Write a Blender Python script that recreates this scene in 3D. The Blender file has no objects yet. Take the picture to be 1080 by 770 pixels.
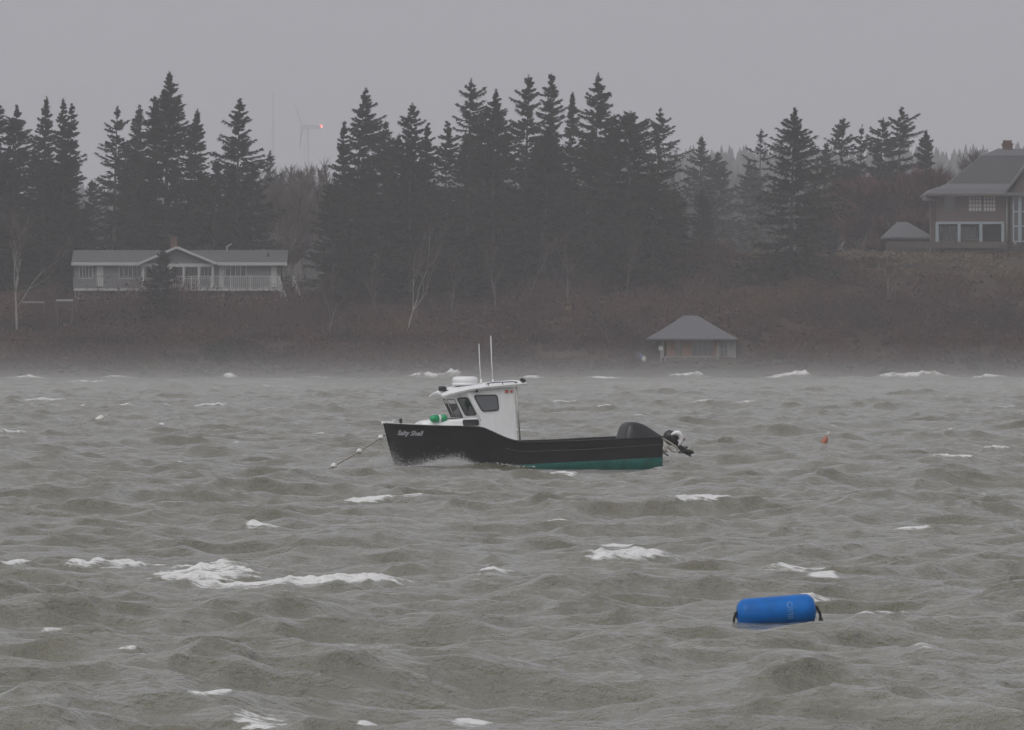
import bpy, bmesh, math, random
import numpy as np
from mathutils import Vector, Matrix

C = bpy.context.scene
COL = C.collection
R = math.radians
FPX, HY, CZ = 10200.0, 360.0, 2.95        # focal length in px of a 1080 px wide picture, horizon row, eye height (m)

# ------------------------------------------------------------------ camera
cam_d = bpy.data.cameras.new('camera')
cam = bpy.data.objects.new('camera', cam_d); COL.objects.link(cam)
cam.location = (0, 0, CZ); cam.rotation_euler = (R(90), 0, 0)
cam_d.sensor_width = 36.0; cam_d.lens = 36.0 * FPX / 1080.0
cam_d.shift_y = -25.0 / 1080.0
cam_d.clip_start = 1.0; cam_d.clip_end = 40000.0
C.camera = cam

# ------------------------------------------------------------------ sky, sun, exposure
SUN_EL, SUN_AZ = 50.0, 215.0              # behind the thick cloud, high and behind the camera
world = bpy.data.worlds.new('World'); C.world = world; world.use_nodes = True
nt = world.node_tree; nt.nodes.clear()
n_out = nt.nodes.new('ShaderNodeOutputWorld'); n_bg = nt.nodes.new('ShaderNodeBackground')
n_sky = nt.nodes.new('ShaderNodeTexSky'); n_sky.sky_type = 'NISHITA'; n_sky.sun_disc = False
n_sky.sun_elevation = R(SUN_EL); n_sky.sun_rotation = R(SUN_AZ)
n_sky.air_density = 1.0; n_sky.dust_density = 6.0; n_sky.ozone_density = 1.0
n_hs = nt.nodes.new('ShaderNodeHueSaturation'); n_hs.inputs['Saturation'].default_value = 0.05
n_mx = nt.nodes.new('ShaderNodeMix'); n_mx.data_type = 'RGBA'; n_mx.inputs['Factor'].default_value = 0.6
n_mx.inputs[7].default_value = (6.3, 6.3, 6.9, 1)     # even cloud deck over the clear-sky gradient
nt.links.new(n_sky.outputs[0], n_hs.inputs['Color']); nt.links.new(n_hs.outputs[0], n_mx.inputs[6])
nt.links.new(n_mx.outputs[2], n_bg.inputs[0]); nt.links.new(n_bg.outputs[0], n_out.inputs[0])
n_bg.inputs[1].default_value = 0.07
sun_d = bpy.data.lights.new('sun', 'SUN'); sun_d.energy = 0.6; sun_d.angle = R(40); sun_d.color = (1, 0.97, 0.93)
sun = bpy.data.objects.new('sun', sun_d); COL.objects.link(sun)
# sky rotation is measured from +Y towards +X
sdir = Vector((math.sin(R(SUN_AZ)) * math.cos(R(SUN_EL)), math.cos(R(SUN_AZ)) * math.cos(R(SUN_EL)), math.sin(R(SUN_EL))))
sun.rotation_euler = (-sdir).to_track_quat('-Z', 'Y').to_euler()
C.view_settings.view_transform = 'Standard'; C.view_settings.look = 'None'
C.view_settings.exposure = 0.48; C.view_settings.gamma = 1.0; C.view_settings.use_curve_mapping = False
C.cycles.use_denoising = True
C.cycles.max_bounces = 6; C.cycles.diffuse_bounces = 2; C.cycles.glossy_bounces = 3
C.cycles.transmission_bounces = 3; C.cycles.volume_bounces = 1; C.cycles.transparent_max_bounces = 8
HAZE_DENSITY = 0.00026
MIST_DENSITY = 0.0033

# ------------------------------------------------------------------ helpers
def px2w(px, py, Y):
    return Vector(((px - 540.0) * Y / FPX, Y, CZ + (HY - py) * Y / FPX))

def water_Y(py):
    return CZ * FPX / (py - HY)

def tag(o, label=None, cat=None, group=None, kind=None):
    if label: o['label'] = label
    if cat: o['category'] = cat
    if group: o['group'] = group
    if kind: o['kind'] = kind
    return o

def empty(name, loc, rz=0.0):
    o = bpy.data.objects.new(name, None); COL.objects.link(o)
    o.location = loc; o.rotation_euler = (0, 0, rz); o.empty_display_size = 0.2
    return o

def np_mesh(name, V, F, smooth=False):
    """mesh from an (n,3) array of points and an (m,k) array of faces"""
    V = np.asarray(V, dtype=np.float32); F = np.asarray(F, dtype=np.int32)
    me = bpy.data.meshes.new(name)
    m, k = F.shape
    me.vertices.add(len(V)); me.vertices.foreach_set('co', V.ravel())
    me.loops.add(m * k); me.loops.foreach_set('vertex_index', F.ravel())
    me.polygons.add(m); me.polygons.foreach_set('loop_start', np.arange(0, m * k, k, dtype=np.int32))
    if smooth: me.polygons.foreach_set('use_smooth', np.ones(m, dtype=bool))
    me.update(calc_edges=True)
    return me

def np_obj(name, V, F, mat, parent=None, smooth=False):
    me = np_mesh(name, V, F, smooth)
    o = bpy.data.objects.new(name, me); COL.objects.link(o)
    if mat: me.materials.append(mat)
    if parent: o.parent = parent
    return o

def basis(d, up=(0, 0, 1)):
    d = Vector(d).normalized(); u = Vector(up)
    if abs(d.dot(u)) > 0.98: u = Vector((1, 0, 0))
    a = d.cross(u).normalized(); b = a.cross(d).normalized()
    return d, a, b

class MB:
    """collects shapes and links them as one mesh object"""
    def __init__(s): s.v = []; s.f = []; s.m = []; s.sm = []
    def add(s, vs, fs, mi=0, smooth=False):
        o = len(s.v); s.v.extend([tuple(v) for v in vs])
        for f in fs: s.f.append(tuple(i + o for i in f)); s.m.append(mi); s.sm.append(smooth)
    def box(s, c, size, mi=0, rot=None, taper=1.0):
        hx, hy, hz = size[0] / 2, size[1] / 2, size[2] / 2
        vs = []
        for z in (-1, 1):
            k = taper if z > 0 else 1.0
            for x, y in ((-1, -1), (1, -1), (1, 1), (-1, 1)):
                v = Vector((x * hx * k, y * hy * k, z * hz))
                if rot is not None: v = rot @ v
                vs.append(v + Vector(c))
        s.add(vs, [(3, 2, 1, 0), (4, 5, 6, 7), (0, 1, 5, 4), (1, 2, 6, 5), (2, 3, 7, 6), (3, 0, 4, 7)], mi)
    def box2(s, a, b, mi=0):
        s.box([(a[i] + b[i]) / 2 for i in range(3)], [abs(b[i] - a[i]) for i in range(3)], mi)
    def bar(s, p, q, w, t, mi=0):
        """rectangular bar from p to q"""
        p, q = Vector(p), Vector(q); d, a, b = basis(q - p)
        vs = []
        for e in (p, q):
            for x, y in ((-1, -1), (1, -1), (1, 1), (-1, 1)): vs.append(e + a * x * w / 2 + b * y * t / 2)
        s.add(vs, [(3, 2, 1, 0), (4, 5, 6, 7), (0, 1, 5, 4), (1, 2, 6, 5), (2, 3, 7, 6), (3, 0, 4, 7)], mi)
    def tube(s, pts, r, n=8, mi=0, smooth=True, close=False):
        pts = [Vector(p) for p in pts]; k = len(pts)
        rs = r if isinstance(r, (list, tuple)) else [r] * k
        vs = []; prev = None
        for i, p in enumerate(pts):
            if close: d = pts[(i + 1) % k] - pts[i - 1]
            else: d = pts[min(i + 1, k - 1)] - pts[max(i - 1, 0)]
            d, a, b = basis(d) if prev is None else basis(d, prev)
            prev = b
            for j in range(n):
                t = 2 * math.pi * j / n
                vs.append(p + (a * math.cos(t) + b * math.sin(t)) * rs[i])
        fs = []
        for i in range(k if close else k - 1):
            i2 = (i + 1) % k
            for j in range(n):
                j2 = (j + 1) % n
                fs.append((i * n + j, i * n + j2, i2 * n + j2, i2 * n + j))
        if not close:
            fs.append(tuple(range(n))[::-1]); fs.append(tuple((k - 1) * n + j for j in range(n)))
        s.add(vs, fs, mi, smooth)
    def lathe(s, prof, n=20, mi=0, M=None, smooth=True):
        """prof: (radius, height) pairs round the local z axis, M places it"""
        vs = []; M = M or Matrix.Identity(4)
        for r, z in prof:
            for j in range(n):
                t = 2 * math.pi * j / n
                vs.append(M @ Vector((r * math.cos(t), r * math.sin(t), z)))
        fs = []
        for i in range(len(prof) - 1):
            for j in range(n):
                j2 = (j + 1) % n
                fs.append((i * n + j, i * n + j2, (i + 1) * n + j2, (i + 1) * n + j))
        fs.append(tuple(range(n))[::-1]); fs.append(tuple((len(prof) - 1) * n + j for j in range(n)))
        s.add(vs, fs, mi, smooth)
    def slab(s, poly, t, mi=0):
        """closed plate: a flat polygon pushed by the vector t"""
        poly = [Vector(p) for p in poly]; t = Vector(t); n = len(poly)
        vs = poly + [p + t for p in poly]
        fs = [tuple(range(n))[::-1], tuple(range(n, 2 * n))]
        for i in range(n): fs.append((i, (i + 1) % n, n + (i + 1) % n, n + i))
        s.add(vs, fs, mi)
    def grid(s, P, mi=0, smooth=True, loop=False):
        """P[i][j] points"""
        ni, nj = len(P), len(P[0]); vs = [p for row in P for p in row]; fs = []
        for i in range(ni - 1):
            for j in range(nj if loop else nj - 1):
                j2 = (j + 1) % nj
                fs.append((i * nj + j, i * nj + j2, (i + 1) * nj + j2, (i + 1) * nj + j))
        s.add(vs, fs, mi, smooth)
    def build(s, name, mats, parent=None, bevel=0.0, fix=True):
        me = bpy.data.meshes.new(name); me.from_pydata(s.v, [], s.f)
        for i, p in enumerate(me.polygons): p.material_index = s.m[i]; p.use_smooth = s.sm[i]
        if fix:
            bm = bmesh.new(); bm.from_mesh(me)
            bmesh.ops.recalc_face_normals(bm, faces=bm.faces[:])
            bm.to_mesh(me); bm.free()
        for m in (mats if isinstance(mats, (list, tuple)) else [mats]): me.materials.append(m)
        o = bpy.data.objects.new(name, me); COL.objects.link(o)
        if parent: o.parent = parent
        if bevel > 0:
            md = o.modifiers.new('bevel', 'BEVEL'); md.width = bevel; md.segments = 2; md.limit_method = 'ANGLE'; md.angle_limit = R(40)
        return o

def rounded(poly, r, n=4):
    """flat polygon with its corners rounded"""
    poly = [Vector(p) for p in poly]; out = []
    for i, p in enumerate(poly):
        a = poly[i - 1] - p; b = poly[(i + 1) % len(poly)] - p
        k = min(r, a.length * 0.45, b.length * 0.45)
        p0 = p + a.normalized() * k; p1 = p + b.normalized() * k
        for j in range(n + 1):
            t = j / n
            out.append(p0 * (1 - t) ** 2 + p * 2 * t * (1 - t) + p1 * t * t)
    return out

# ------------------------------------------------------------------ materials
MATS = {}
def mat(name, col, rough=0.7, var=0.0, scale=3.0, spec=0.5, metal=0.0, bump=0.0, bscale=20.0, stretch=(1, 1, 1), col2=None, emit=None):
    m = bpy.data.materials.new(name); m.use_nodes = True; t = m.node_tree
    b = t.nodes['Principled BSDF']
    b.inputs['Base Color'].default_value = (*col, 1); b.inputs['Roughness'].default_value = rough
    b.inputs['Metallic'].default_value = metal; b.inputs['Specular IOR Level'].default_value = spec
    tc = t.nodes.new('ShaderNodeTexCoord'); mp = t.nodes.new('ShaderNodeMapping')
    mp.inputs['Scale'].default_value = stretch; t.links.new(tc.outputs['Object'], mp.inputs[0])
    if var > 0 or col2:
        nz = t.nodes.new('ShaderNodeTexNoise'); nz.inputs['Scale'].default_value = scale; nz.inputs['Detail'].default_value = 6
        nz.inputs['Roughness'].default_value = 0.65
        t.links.new(mp.outputs[0], nz.inputs['Vector'])
        rp = t.nodes.new('ShaderNodeValToRGB'); rp.color_ramp.elements[0].position = 0.32; rp.color_ramp.elements[1].position = 0.68
        c2 = col2 or tuple(min(1, c * (1 + var)) for c in col)
        c1 = tuple(c * (1 - var) for c in col)
        rp.color_ramp.elements[0].color = (*c1, 1); rp.color_ramp.elements[1].color = (*c2, 1)
        t.links.new(nz.outputs[0], rp.inputs[0]); t.links.new(rp.outputs[0], b.inputs['Base Color'])
    if bump > 0:
        nb = t.nodes.new('ShaderNodeTexNoise'); nb.inputs['Scale'].default_value = bscale; nb.inputs['Detail'].default_value = 5
        t.links.new(mp.outputs[0], nb.inputs['Vector'])
        bp = t.nodes.new('ShaderNodeBump'); bp.inputs['Strength'].default_value = bump; bp.inputs['Distance'].default_value = 0.05
        t.links.new(nb.outputs[0], bp.inputs['Height']); t.links.new(bp.outputs[0], b.inputs['Normal'])
    if emit:
        b.inputs['Emission Color'].default_value = (*emit[0], 1); b.inputs['Emission Strength'].default_value = emit[1]
    MATS[name] = m
    return m

def foliage_mat(name, stops, rough=0.85):
    """base colour picked by each leaf's own 'tint' (0..1), so neighbouring sprays differ"""
    m = bpy.data.materials.new(name); m.use_nodes = True; t = m.node_tree; b = t.nodes['Principled BSDF']
    b.inputs['Roughness'].default_value = rough; b.inputs['Specular IOR Level'].default_value = 0.2
    at = t.nodes.new('ShaderNodeAttribute'); at.attribute_name = 'tint'
    rp = t.nodes.new('ShaderNodeValToRGB')
    el = rp.color_ramp.elements
    while len(el) < len(stops): el.new(0.5)
    for e, (p, c) in zip(el, stops): e.position = p; e.color = (*c, 1)
    t.links.new(at.outputs['Fac'], rp.inputs[0]); t.links.new(rp.outputs[0], b.inputs['Base Color'])
    return m

def set_tint(me, vals):
    a = me.attributes.new('tint', 'FLOAT', 'FACE'); a.data.foreach_set('value', np.asarray(vals, dtype=np.float32))

M_hull = mat('black hull paint', (0.012, 0.012, 0.014), 0.42, 0.3, 2.2, 0.5, bump=0.05, bscale=4, stretch=(0.6, 0.6, 2.2), col2=(0.022, 0.022, 0.024))
M_green = mat('green bottom paint', (0.012, 0.13, 0.11), 0.6, 0.35, 4)
M_white = mat('white gelcoat', (0.76, 0.76, 0.76), 0.38, 0.08, 2.5, stretch=(2, 2, 0.5), col2=(0.82, 0.83, 0.84))
M_deck = mat('grey deck paint', (0.55, 0.55, 0.54), 0.7, 0.1, 6)
M_rubber = mat('black rubber', (0.015, 0.015, 0.016), 0.6)
M_strake = mat('worn rub rail', (0.035, 0.035, 0.036), 0.5, 0.3, 6)
M_glass = mat('tinted glass', (0.02, 0.022, 0.025), 0.06, spec=0.8)
M_glass_sky = mat('cabin glass with sky tone', (0.10, 0.105, 0.115), 0.08, spec=0.8)  # opaque pane; the sky light seen through the cabin is painted as lighter grey
M_metal = mat('weathered aluminium', (0.38, 0.37, 0.35), 0.45, 0.15, 8, metal=0.6)
M_plastic = mat('white plastic', (0.78, 0.78, 0.79), 0.35)
M_dark = mat('dark plastic', (0.02, 0.02, 0.022), 0.45)
M_buoyg = mat('green buoy paint', (0.01, 0.30, 0.12), 0.5, 0.2, 8)
M_blue = mat('blue vinyl', (0.002, 0.125, 0.44), 0.42, 0.2, 5, spec=0.25, bump=0.03, bscale=12)
M_ink = mat('pale ink', (0.16, 0.31, 0.56), 0.6, 0.35, 30)
M_letter = mat('grey vinyl lettering', (0.5, 0.5, 0.54), 0.5, 0.1, 20)
M_rope = mat('wet rope', (0.30, 0.27, 0.22), 0.9, 0.3, 30)
M_ropel = mat('pale rope', (0.5, 0.45, 0.38), 0.9, 0.2, 30)
M_strap = mat('black webbing', (0.018, 0.017, 0.016), 0.8)
M_float = mat('white foam float', (0.66, 0.65, 0.62), 0.6, 0.15, 15)
M_red = mat('orange reflector', (0.5, 0.12, 0.06), 0.5)
M_bronze = mat('rusty bronze', (0.30, 0.14, 0.09), 0.5, 0.3, 20)
M_orange = mat('orange buoy paint', (0.38, 0.13, 0.08), 0.55, 0.2, 10)

# ------------------------------------------------------------------ land
def lerp_tab(x, tab):
    xs = np.array([t[0] for t in tab], float); ys = np.array([t[1] for t in tab], float)
    return np.interp(x, xs, ys)

def vnoise(x, y, seed=0):
    """smooth value noise on numpy arrays"""
    x = np.asarray(x, float); y = np.asarray(y, float)
    xi = np.floor(x).astype(np.int64); yi = np.floor(y).astype(np.int64); fx = x - xi; fy = y - yi
    fx = fx * fx * (3 - 2 * fx); fy = fy * fy * (3 - 2 * fy)
    def h(a, b):
        n = (a * 374761393 + b * 668265263 + seed * 1442695041) & 0x7fffffff
        n = ((n ^ (n >> 13)) * 1274126177) & 0x7fffffff
        return ((n ^ (n >> 16)) & 0xffff) / 65535.0
    return (h(xi, yi) * (1 - fx) + h(xi + 1, yi) * fx) * (1 - fy) + (h(xi, yi + 1) * (1 - fx) + h(xi + 1, yi + 1) * fx) * fy

def fbm(x, y, seed=0, n=4):
    s = 0; a = 0.5; f = 1.0
    for i in range(n): s = s + a * vnoise(x * f, y * f, seed + i * 17); a *= 0.5; f *= 2.03
    return s

SHORE = 766.0
def terrain(x, Y):
    x = np.asarray(x, float); Y = np.asarray(Y, float)
    shore = SHORE + 2.0 * (fbm(x / 9.0, x * 0 + 3.3, 5) - 0.5) * 2
    t = np.clip((Y - shore) / 46.0, -0.2, 1)
    plate = lerp_tab(x, [(-400, 7.5), (-45, 6.6), (-18, 6.4), (-4, 6.2), (10, 8.0), (16, 10.0), (30, 10.0), (60, 10.2), (400, 11)])
    prof = np.where(t > 0, np.interp(t, [0, 0.03, 0.12, 0.55, 0.8, 1.0], [-0.05, 0.09, 0.17, 0.66, 0.93, 1.0]), t * 1.5)
    z = plate * prof
    back = np.clip((Y - 860.0), 0, None)
    z = z + back * 0.004 + np.clip((Y - 1300) / 1900.0, 0, 1) ** 1.4 * (29 + 6 * np.sin(x / 130.0 + 0.6))
    z = z - np.clip((Y - 3400) / 1200.0, 0, 1) * 10 
    b = np.clip((Y - shore) / 8.0, 0, 1)
    z = z + b * (fbm(x / 3.1, Y / 3.1, 9) - 0.5) * 0.7
    return z

def terrain_obj():
    xs = np.concatenate([-np.geomspace(2200, 75, 22), np.linspace(-70, 70, 176), np.geomspace(75, 2200, 22)])
    ys = np.concatenate([np.arange(752, 832, 0.7), np.geomspace(834, 12000, 70)])
    X, Y = np.meshgrid(xs, ys)
    Z = terrain(X, Y)
    V = np.stack([X, Y, Z], -1).reshape(-1, 3)
    nx, ny = len(xs), len(ys)
    i = np.arange(nx * ny).reshape(ny, nx)
    F = np.stack([i[:-1, :-1], i[:-1, 1:], i[1:, 1:], i[1:, :-1]], -1).reshape(-1, 4)
    m = bpy.data.materials.new('bank soil'); m.use_nodes = True; t = m.node_tree; b = t.nodes['Principled BSDF']
    b.inputs['Roughness'].default_value = 0.95; b.inputs['Specular IOR Level'].default_value = 0.1
    tc = t.nodes.new('ShaderNodeTexCoord'); n1 = t.nodes.new('ShaderNodeTexNoise'); n1.inputs['Scale'].default_value = 0.25; n1.inputs['Detail'].default_value = 8
    rp = t.nodes.new('ShaderNodeValToRGB'); e = rp.color_ramp.elements
    e[0].position = 0.3; e[0].color = (0.035, 0.026, 0.022, 1); e[1].position = 0.72; e[1].color = (0.06, 0.048, 0.032, 1)
    k = e.new(0.5); k.color = (0.05, 0.034, 0.028, 1)
    t.links.new(tc.outputs['Object'], n1.inputs['Vector']); t.links.new(n1.outputs[0], rp.inputs[0]); t.links.new(rp.outputs[0], b.inputs['Base Color'])
    o = np_obj('terrain', V, F, m, None, True); tag(o, kind='structure')
terrain_obj()

def ground(x, Y): return float(terrain(x, Y))

# shoreline rubble and boulders, one unsorted mass
def shore_rocks():
    rng = np.random.default_rng(4)
    bm = bmesh.new(); bmesh.ops.create_icosphere(bm, subdivisions=2, radius=1.0)
    bm.verts.ensure_lookup_table()
    P = np.array([v.co[:] for v in bm.verts]); F = np.array([[v.index for v in f.verts] for f in bm.faces]); bm.free()
    Vs = []; Fs = []; off = 0
    for k in range(900):
        x = rng.uniform(-75, 75); Y = SHORE - 1 + rng.random() ** 1.6 * 6
        r = rng.uniform(0.1, 0.36) * (1.5 if rng.random() < 0.08 else 1)
        Q = P + 0.22 * np.sin(P[:, [1, 2, 0]] * rng.uniform(1.5, 3.5, 3) + rng.uniform(0, 6, 3)) 
        Q = Q * r * np.array([rng.uniform(0.8, 1.6), 1, rng.uniform(0.5, 0.9)])
        a = rng.uniform(0, 6.28); c, s = math.cos(a), math.sin(a)
        Q = np.stack([Q[:, 0] * c - Q[:, 1] * s, Q[:, 0] * s + Q[:, 1] * c, Q[:, 2]], -1)
        Vs.append(Q + np.array([x, Y, ground(x, Y) + r * 0.15])); Fs.append(F + off); off += len(P)
    m = mat('wet shore rock', (0.026, 0.023, 0.021), 0.7, 0.4, 1.2, bump=0.3, bscale=4)
    o = np_obj('shore_rocks', np.concatenate(Vs), np.concatenate(Fs), m, None, False)
    tag(o, kind='stuff', label='dark wet rubble and boulders along the waterline', cat='rocks')
shore_rocks()

# ------------------------------------------------------------------ vegetation
M_bark = mat('spruce bark', (0.075, 0.062, 0.055), 0.95, 0.3, 3, stretch=(3, 3, 0.6), spec=0.1)
M_birch = mat('pale birch bark', (0.24, 0.22, 0.195), 0.85, 0.25, 2.5, stretch=(1, 1, 3), spec=0.15)
M_greybark = mat('grey bark', (0.16, 0.14, 0.13), 0.9, 0.25, 3, spec=0.1)
M_needle = foliage_mat('spruce needles', [(0.0, (0.010, 0.015, 0.012)), (0.5, (0.022, 0.028, 0.021)), (0.85, (0.044, 0.050, 0.032)), (1.0, (0.07, 0.05, 0.034))])
M_twig = foliage_mat('bare twigs', [(0.0, (0.05, 0.04, 0.036)), (0.6, (0.085, 0.06, 0.05)), (1.0, (0.11, 0.085, 0.07))])
M_redtwig = foliage_mat('reddish twigs', [(0.0, (0.06, 0.030, 0.030)), (0.6, (0.115, 0.045, 0.045)), (1.0, (0.14, 0.07, 0.062))])
M_brush = foliage_mat('autumn brush', [(0.0, (0.022, 0.027, 0.018)), (0.3, (0.048, 0.036, 0.032)), (0.52, (0.088, 0.046, 0.040)), (0.72, (0.095, 0.062, 0.046)), (0.9, (0.13, 0.095, 0.042)), (1.0, (0.15, 0.12, 0.09))])

def spruce_mesh(seed, H, W, power=0.85, low=0.06, dense=1.0, gap=0.15, flag=0.0, tip=0.0, sway=0.02, blunt=0.0):
    """needle sprays of one conifer: whorls of limbs with side twigs, gaps between tiers, tips blown to leeward (+x)"""
    g = np.random.default_rng(seed); tree_tone = g.uniform(-0.15, 0.3)
    zs = []; z = low * H
    while z < H * 0.985:
        zs.append(z); z += (0.30 + 0.26 * g.random()) * (0.62 + 0.5 * (1 - z / H)) / dense ** 0.5 * (1 + 0.8 * gap) * (0.62 if z > 0.78 * H else 1.0)
    zs = np.array(zs); t = (zs - low * H) / (H - low * H)
    tier = 0.78 + 0.44 * vnoise(zs / 0.95, zs * 0 + seed * 1.7, seed)           # tiers stick out unevenly
    side = g.uniform(0, 6.28)
    L = W * (1 - t) ** power * np.clip(tier, 0.4, 1.4) + 0.16 + 0.55 * tip * np.exp(-((t - 0.93) / 0.05) ** 2)
    L = L * np.where(g.random(len(zs)) < gap * 0.6, g.uniform(0.35, 0.7, len(zs)), 1.0)
    L = L * np.clip((1 - t) / 0.13, 0.3, 1.0) ** 0.7
    if low > 0.12: L = L * np.interp(t, [0, 0.12], [0.6, 1.0])
    bz, ba, bl, bt = [], [], [], []
    for i in range(len(zs)):
        n = int(g.integers(5, 8)) if t[i] < 0.8 else int(g.integers(4, 6))
        a0 = g.uniform(0, 6.28)
        for k in range(n):
            if g.random() < gap * 0.5: continue
            a = a0 + 6.283 * k / n + g.normal(0, 0.6)
            l = L[i] * g.uniform(0.62, 1.12) * (1 + 0.16 * math.sin(2 * a + side) + 0.14 * math.cos(a + side + zs[i] * 0.5))
            l *= (1 - flag * (0.5 - 0.5 * math.cos(a)) * (0.25 + 0.75 * t[i]))   # windward side kept short
            bz.append(zs[i] + g.normal(0, 0.13)); ba.append(a); bl.append(l); bt.append(t[i])
    bz, ba, bl, bt = map(np.array, (bz, ba, bl, bt))
    NS = 13
    f = np.linspace(0.12, 1.0, NS)
    slope = -0.36 + 0.62 * bt + g.normal(0, 0.08, len(bt))
    bx = lambda l, a: (np.cos(a) * l, np.sin(a) * l)
    PX = np.cos(ba)[:, None] * bl[:, None] * f; PY = np.sin(ba)[:, None] * bl[:, None] * f
    PZ = bz[:, None] + slope[:, None] * bl[:, None] * f + 0.16 * bl[:, None] * f ** 3
    lean = lambda z: sway * z * (z / H)
    tris = []; tints = []
    def sprays(ang, length, width, drop, jit, keep):
        """a flat ragged twig leaving every limb station at an angle"""
        n = PX.shape
        a = ba[:, None] + ang + g.normal(0, jit, n)
        ln = length * (0.35 + 0.65 * (1 - f)[None, :]) * bl[:, None] * g.uniform(0.6, 1.25, n) + 0.13
        ln = np.minimum(ln, 0.85)
        dz = drop + g.normal(0, 0.16, n)
        ex = PX + np.cos(a) * ln; ey = PY + np.sin(a) * ln; ez = PZ + dz * ln
        w = width * g.uniform(0.7, 1.3, n)
        qx = -np.sin(a) * w; qy = np.cos(a) * w; qz = g.normal(0, 0.5, n) * w
        A = np.stack([PX + qx - np.cos(a) * w * 0.4, PY + qy, PZ + qz], -1); B = np.stack([PX - qx, PY - qy, PZ - qz - w * 0.4], -1); E = np.stack([ex, ey, ez], -1)
        m = g.random(n) < keep
        tris.append(np.stack([A, B, E], 2)[m])
        tints.append(np.clip(g.random(n) * 0.55 + 0.3 * g.random((n[0], 1)) + tree_tone, 0, 1)[m])
    sprays(0.75, 0.42, 0.075, -0.12, 0.3, 0.95)
    sprays(-0.75, 0.42, 0.075, -0.12, 0.3, 0.95)
    sprays(0.0, 0.25, 0.08, 0.05, 0.2, 1.0)
    sprays(0.3, 0.24, 0.09, -0.75, 0.7, 0.8 * min(1, dense))
    sprays(-0.5, 0.24, 0.085, -0.55, 0.7, 0.6 * min(1, dense))
    sprays(0.0, 0.14, 0.07, 0.45, 0.9, 0.45)
    # leader
    n = int(26 + 14 * blunt); zz = H - g.random(n) * (0.9 + 0.4 * blunt); aa = g.uniform(0, 6.28, n); ll = 0.10 + 0.28 * (H - zz) * (1 + 0.35 * blunt)
    b0 = np.stack([0 * zz, 0 * zz, zz], -1); e = np.stack([np.cos(aa) * ll, np.sin(aa) * ll, zz + 0.14], -1)
    b1 = b0 + np.stack([-np.sin(aa) * 0.08, np.cos(aa) * 0.08, -0.16 + 0 * zz], -1)
    tris.append(np.stack([b0, b1, e], 1)); tints.append(g.random(n))
    T = np.concatenate(tris); tint = np.concatenate(tints)
    V = T.reshape(-1, 3)
    r = np.hypot(V[:, 0], V[:, 1])
    V[:, 0] += lean(np.clip(V[:, 2], 0, H)) + 0.05 * r + flag * 0.10 * r * (V[:, 2] / H)
    F = np.arange(len(V)).reshape(-1, 3)
    me = np_mesh('crown', V, F); me.materials.append(M_needle); set_tint(me, tint)
    # trunk
    mb = MB(); k = 9
    mb.tube([(lean(H * 0.97 * i / k), 0.03 * math.sin(i), -0.5 + (H * 0.97 + 0.5) * i / k) for i in range(k + 1)],
            [max(0.03, (0.012 * H + 0.06) * (1 - 0.95 * i / k)) for i in range(k + 1)], 7)
    # dead limb stubs on the clear bole
    for i in range(int(18 * low + 6)):
        z = g.uniform(0.04, max(low, 0.1) + 0.12) * H; a = g.uniform(0, 6.28); l = g.uniform(0.3, 1.0)
        mb.tube([(0, 0, z), (math.cos(a) * l, math.sin(a) * l, z - 0.1 * l)], [0.03, 0.012], 4)
    tm = mb.build('trunk', M_bark); tme = tm.data; bpy.data.objects.remove(tm)
    return me, tme

def plant(kind, label, group, x, Y, crown_me, trunk_me, scale=1.0, rz=0.0, z=None, cat='tree'):
    r = empty(kind, (x, Y, ground(x, Y) - 0.1 if z is None else z), rz); tag(r, label, cat, group)
    for nm, me in (('trunk', trunk_me), ('crown', crown_me)):
        if me is None: continue
        o = bpy.data.objects.new(nm, me); COL.objects.link(o); o.parent = r
        o.scale = (scale,) * 3
    return r

def spruce_at(px, ytop, Y, wpx, label, group='spruces standing along the far shore', seed=None, kind='spruce_tree', **kw):
    x = (px - 540) * Y / FPX; top = CZ + (HY - ytop) * Y / FPX; g = ground(x, Y)
    H = top - g + 0.1; W = 1.15 * wpx * Y / FPX
    sway = kw.pop('sway', 0.02)
    cm, tm = spruce_mesh(seed if seed is not None else int(px * 7 + ytop), H, W, sway=sway, **kw)
    return plant(kind, label, group, x - sway * H, Y, cm, tm)

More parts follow.
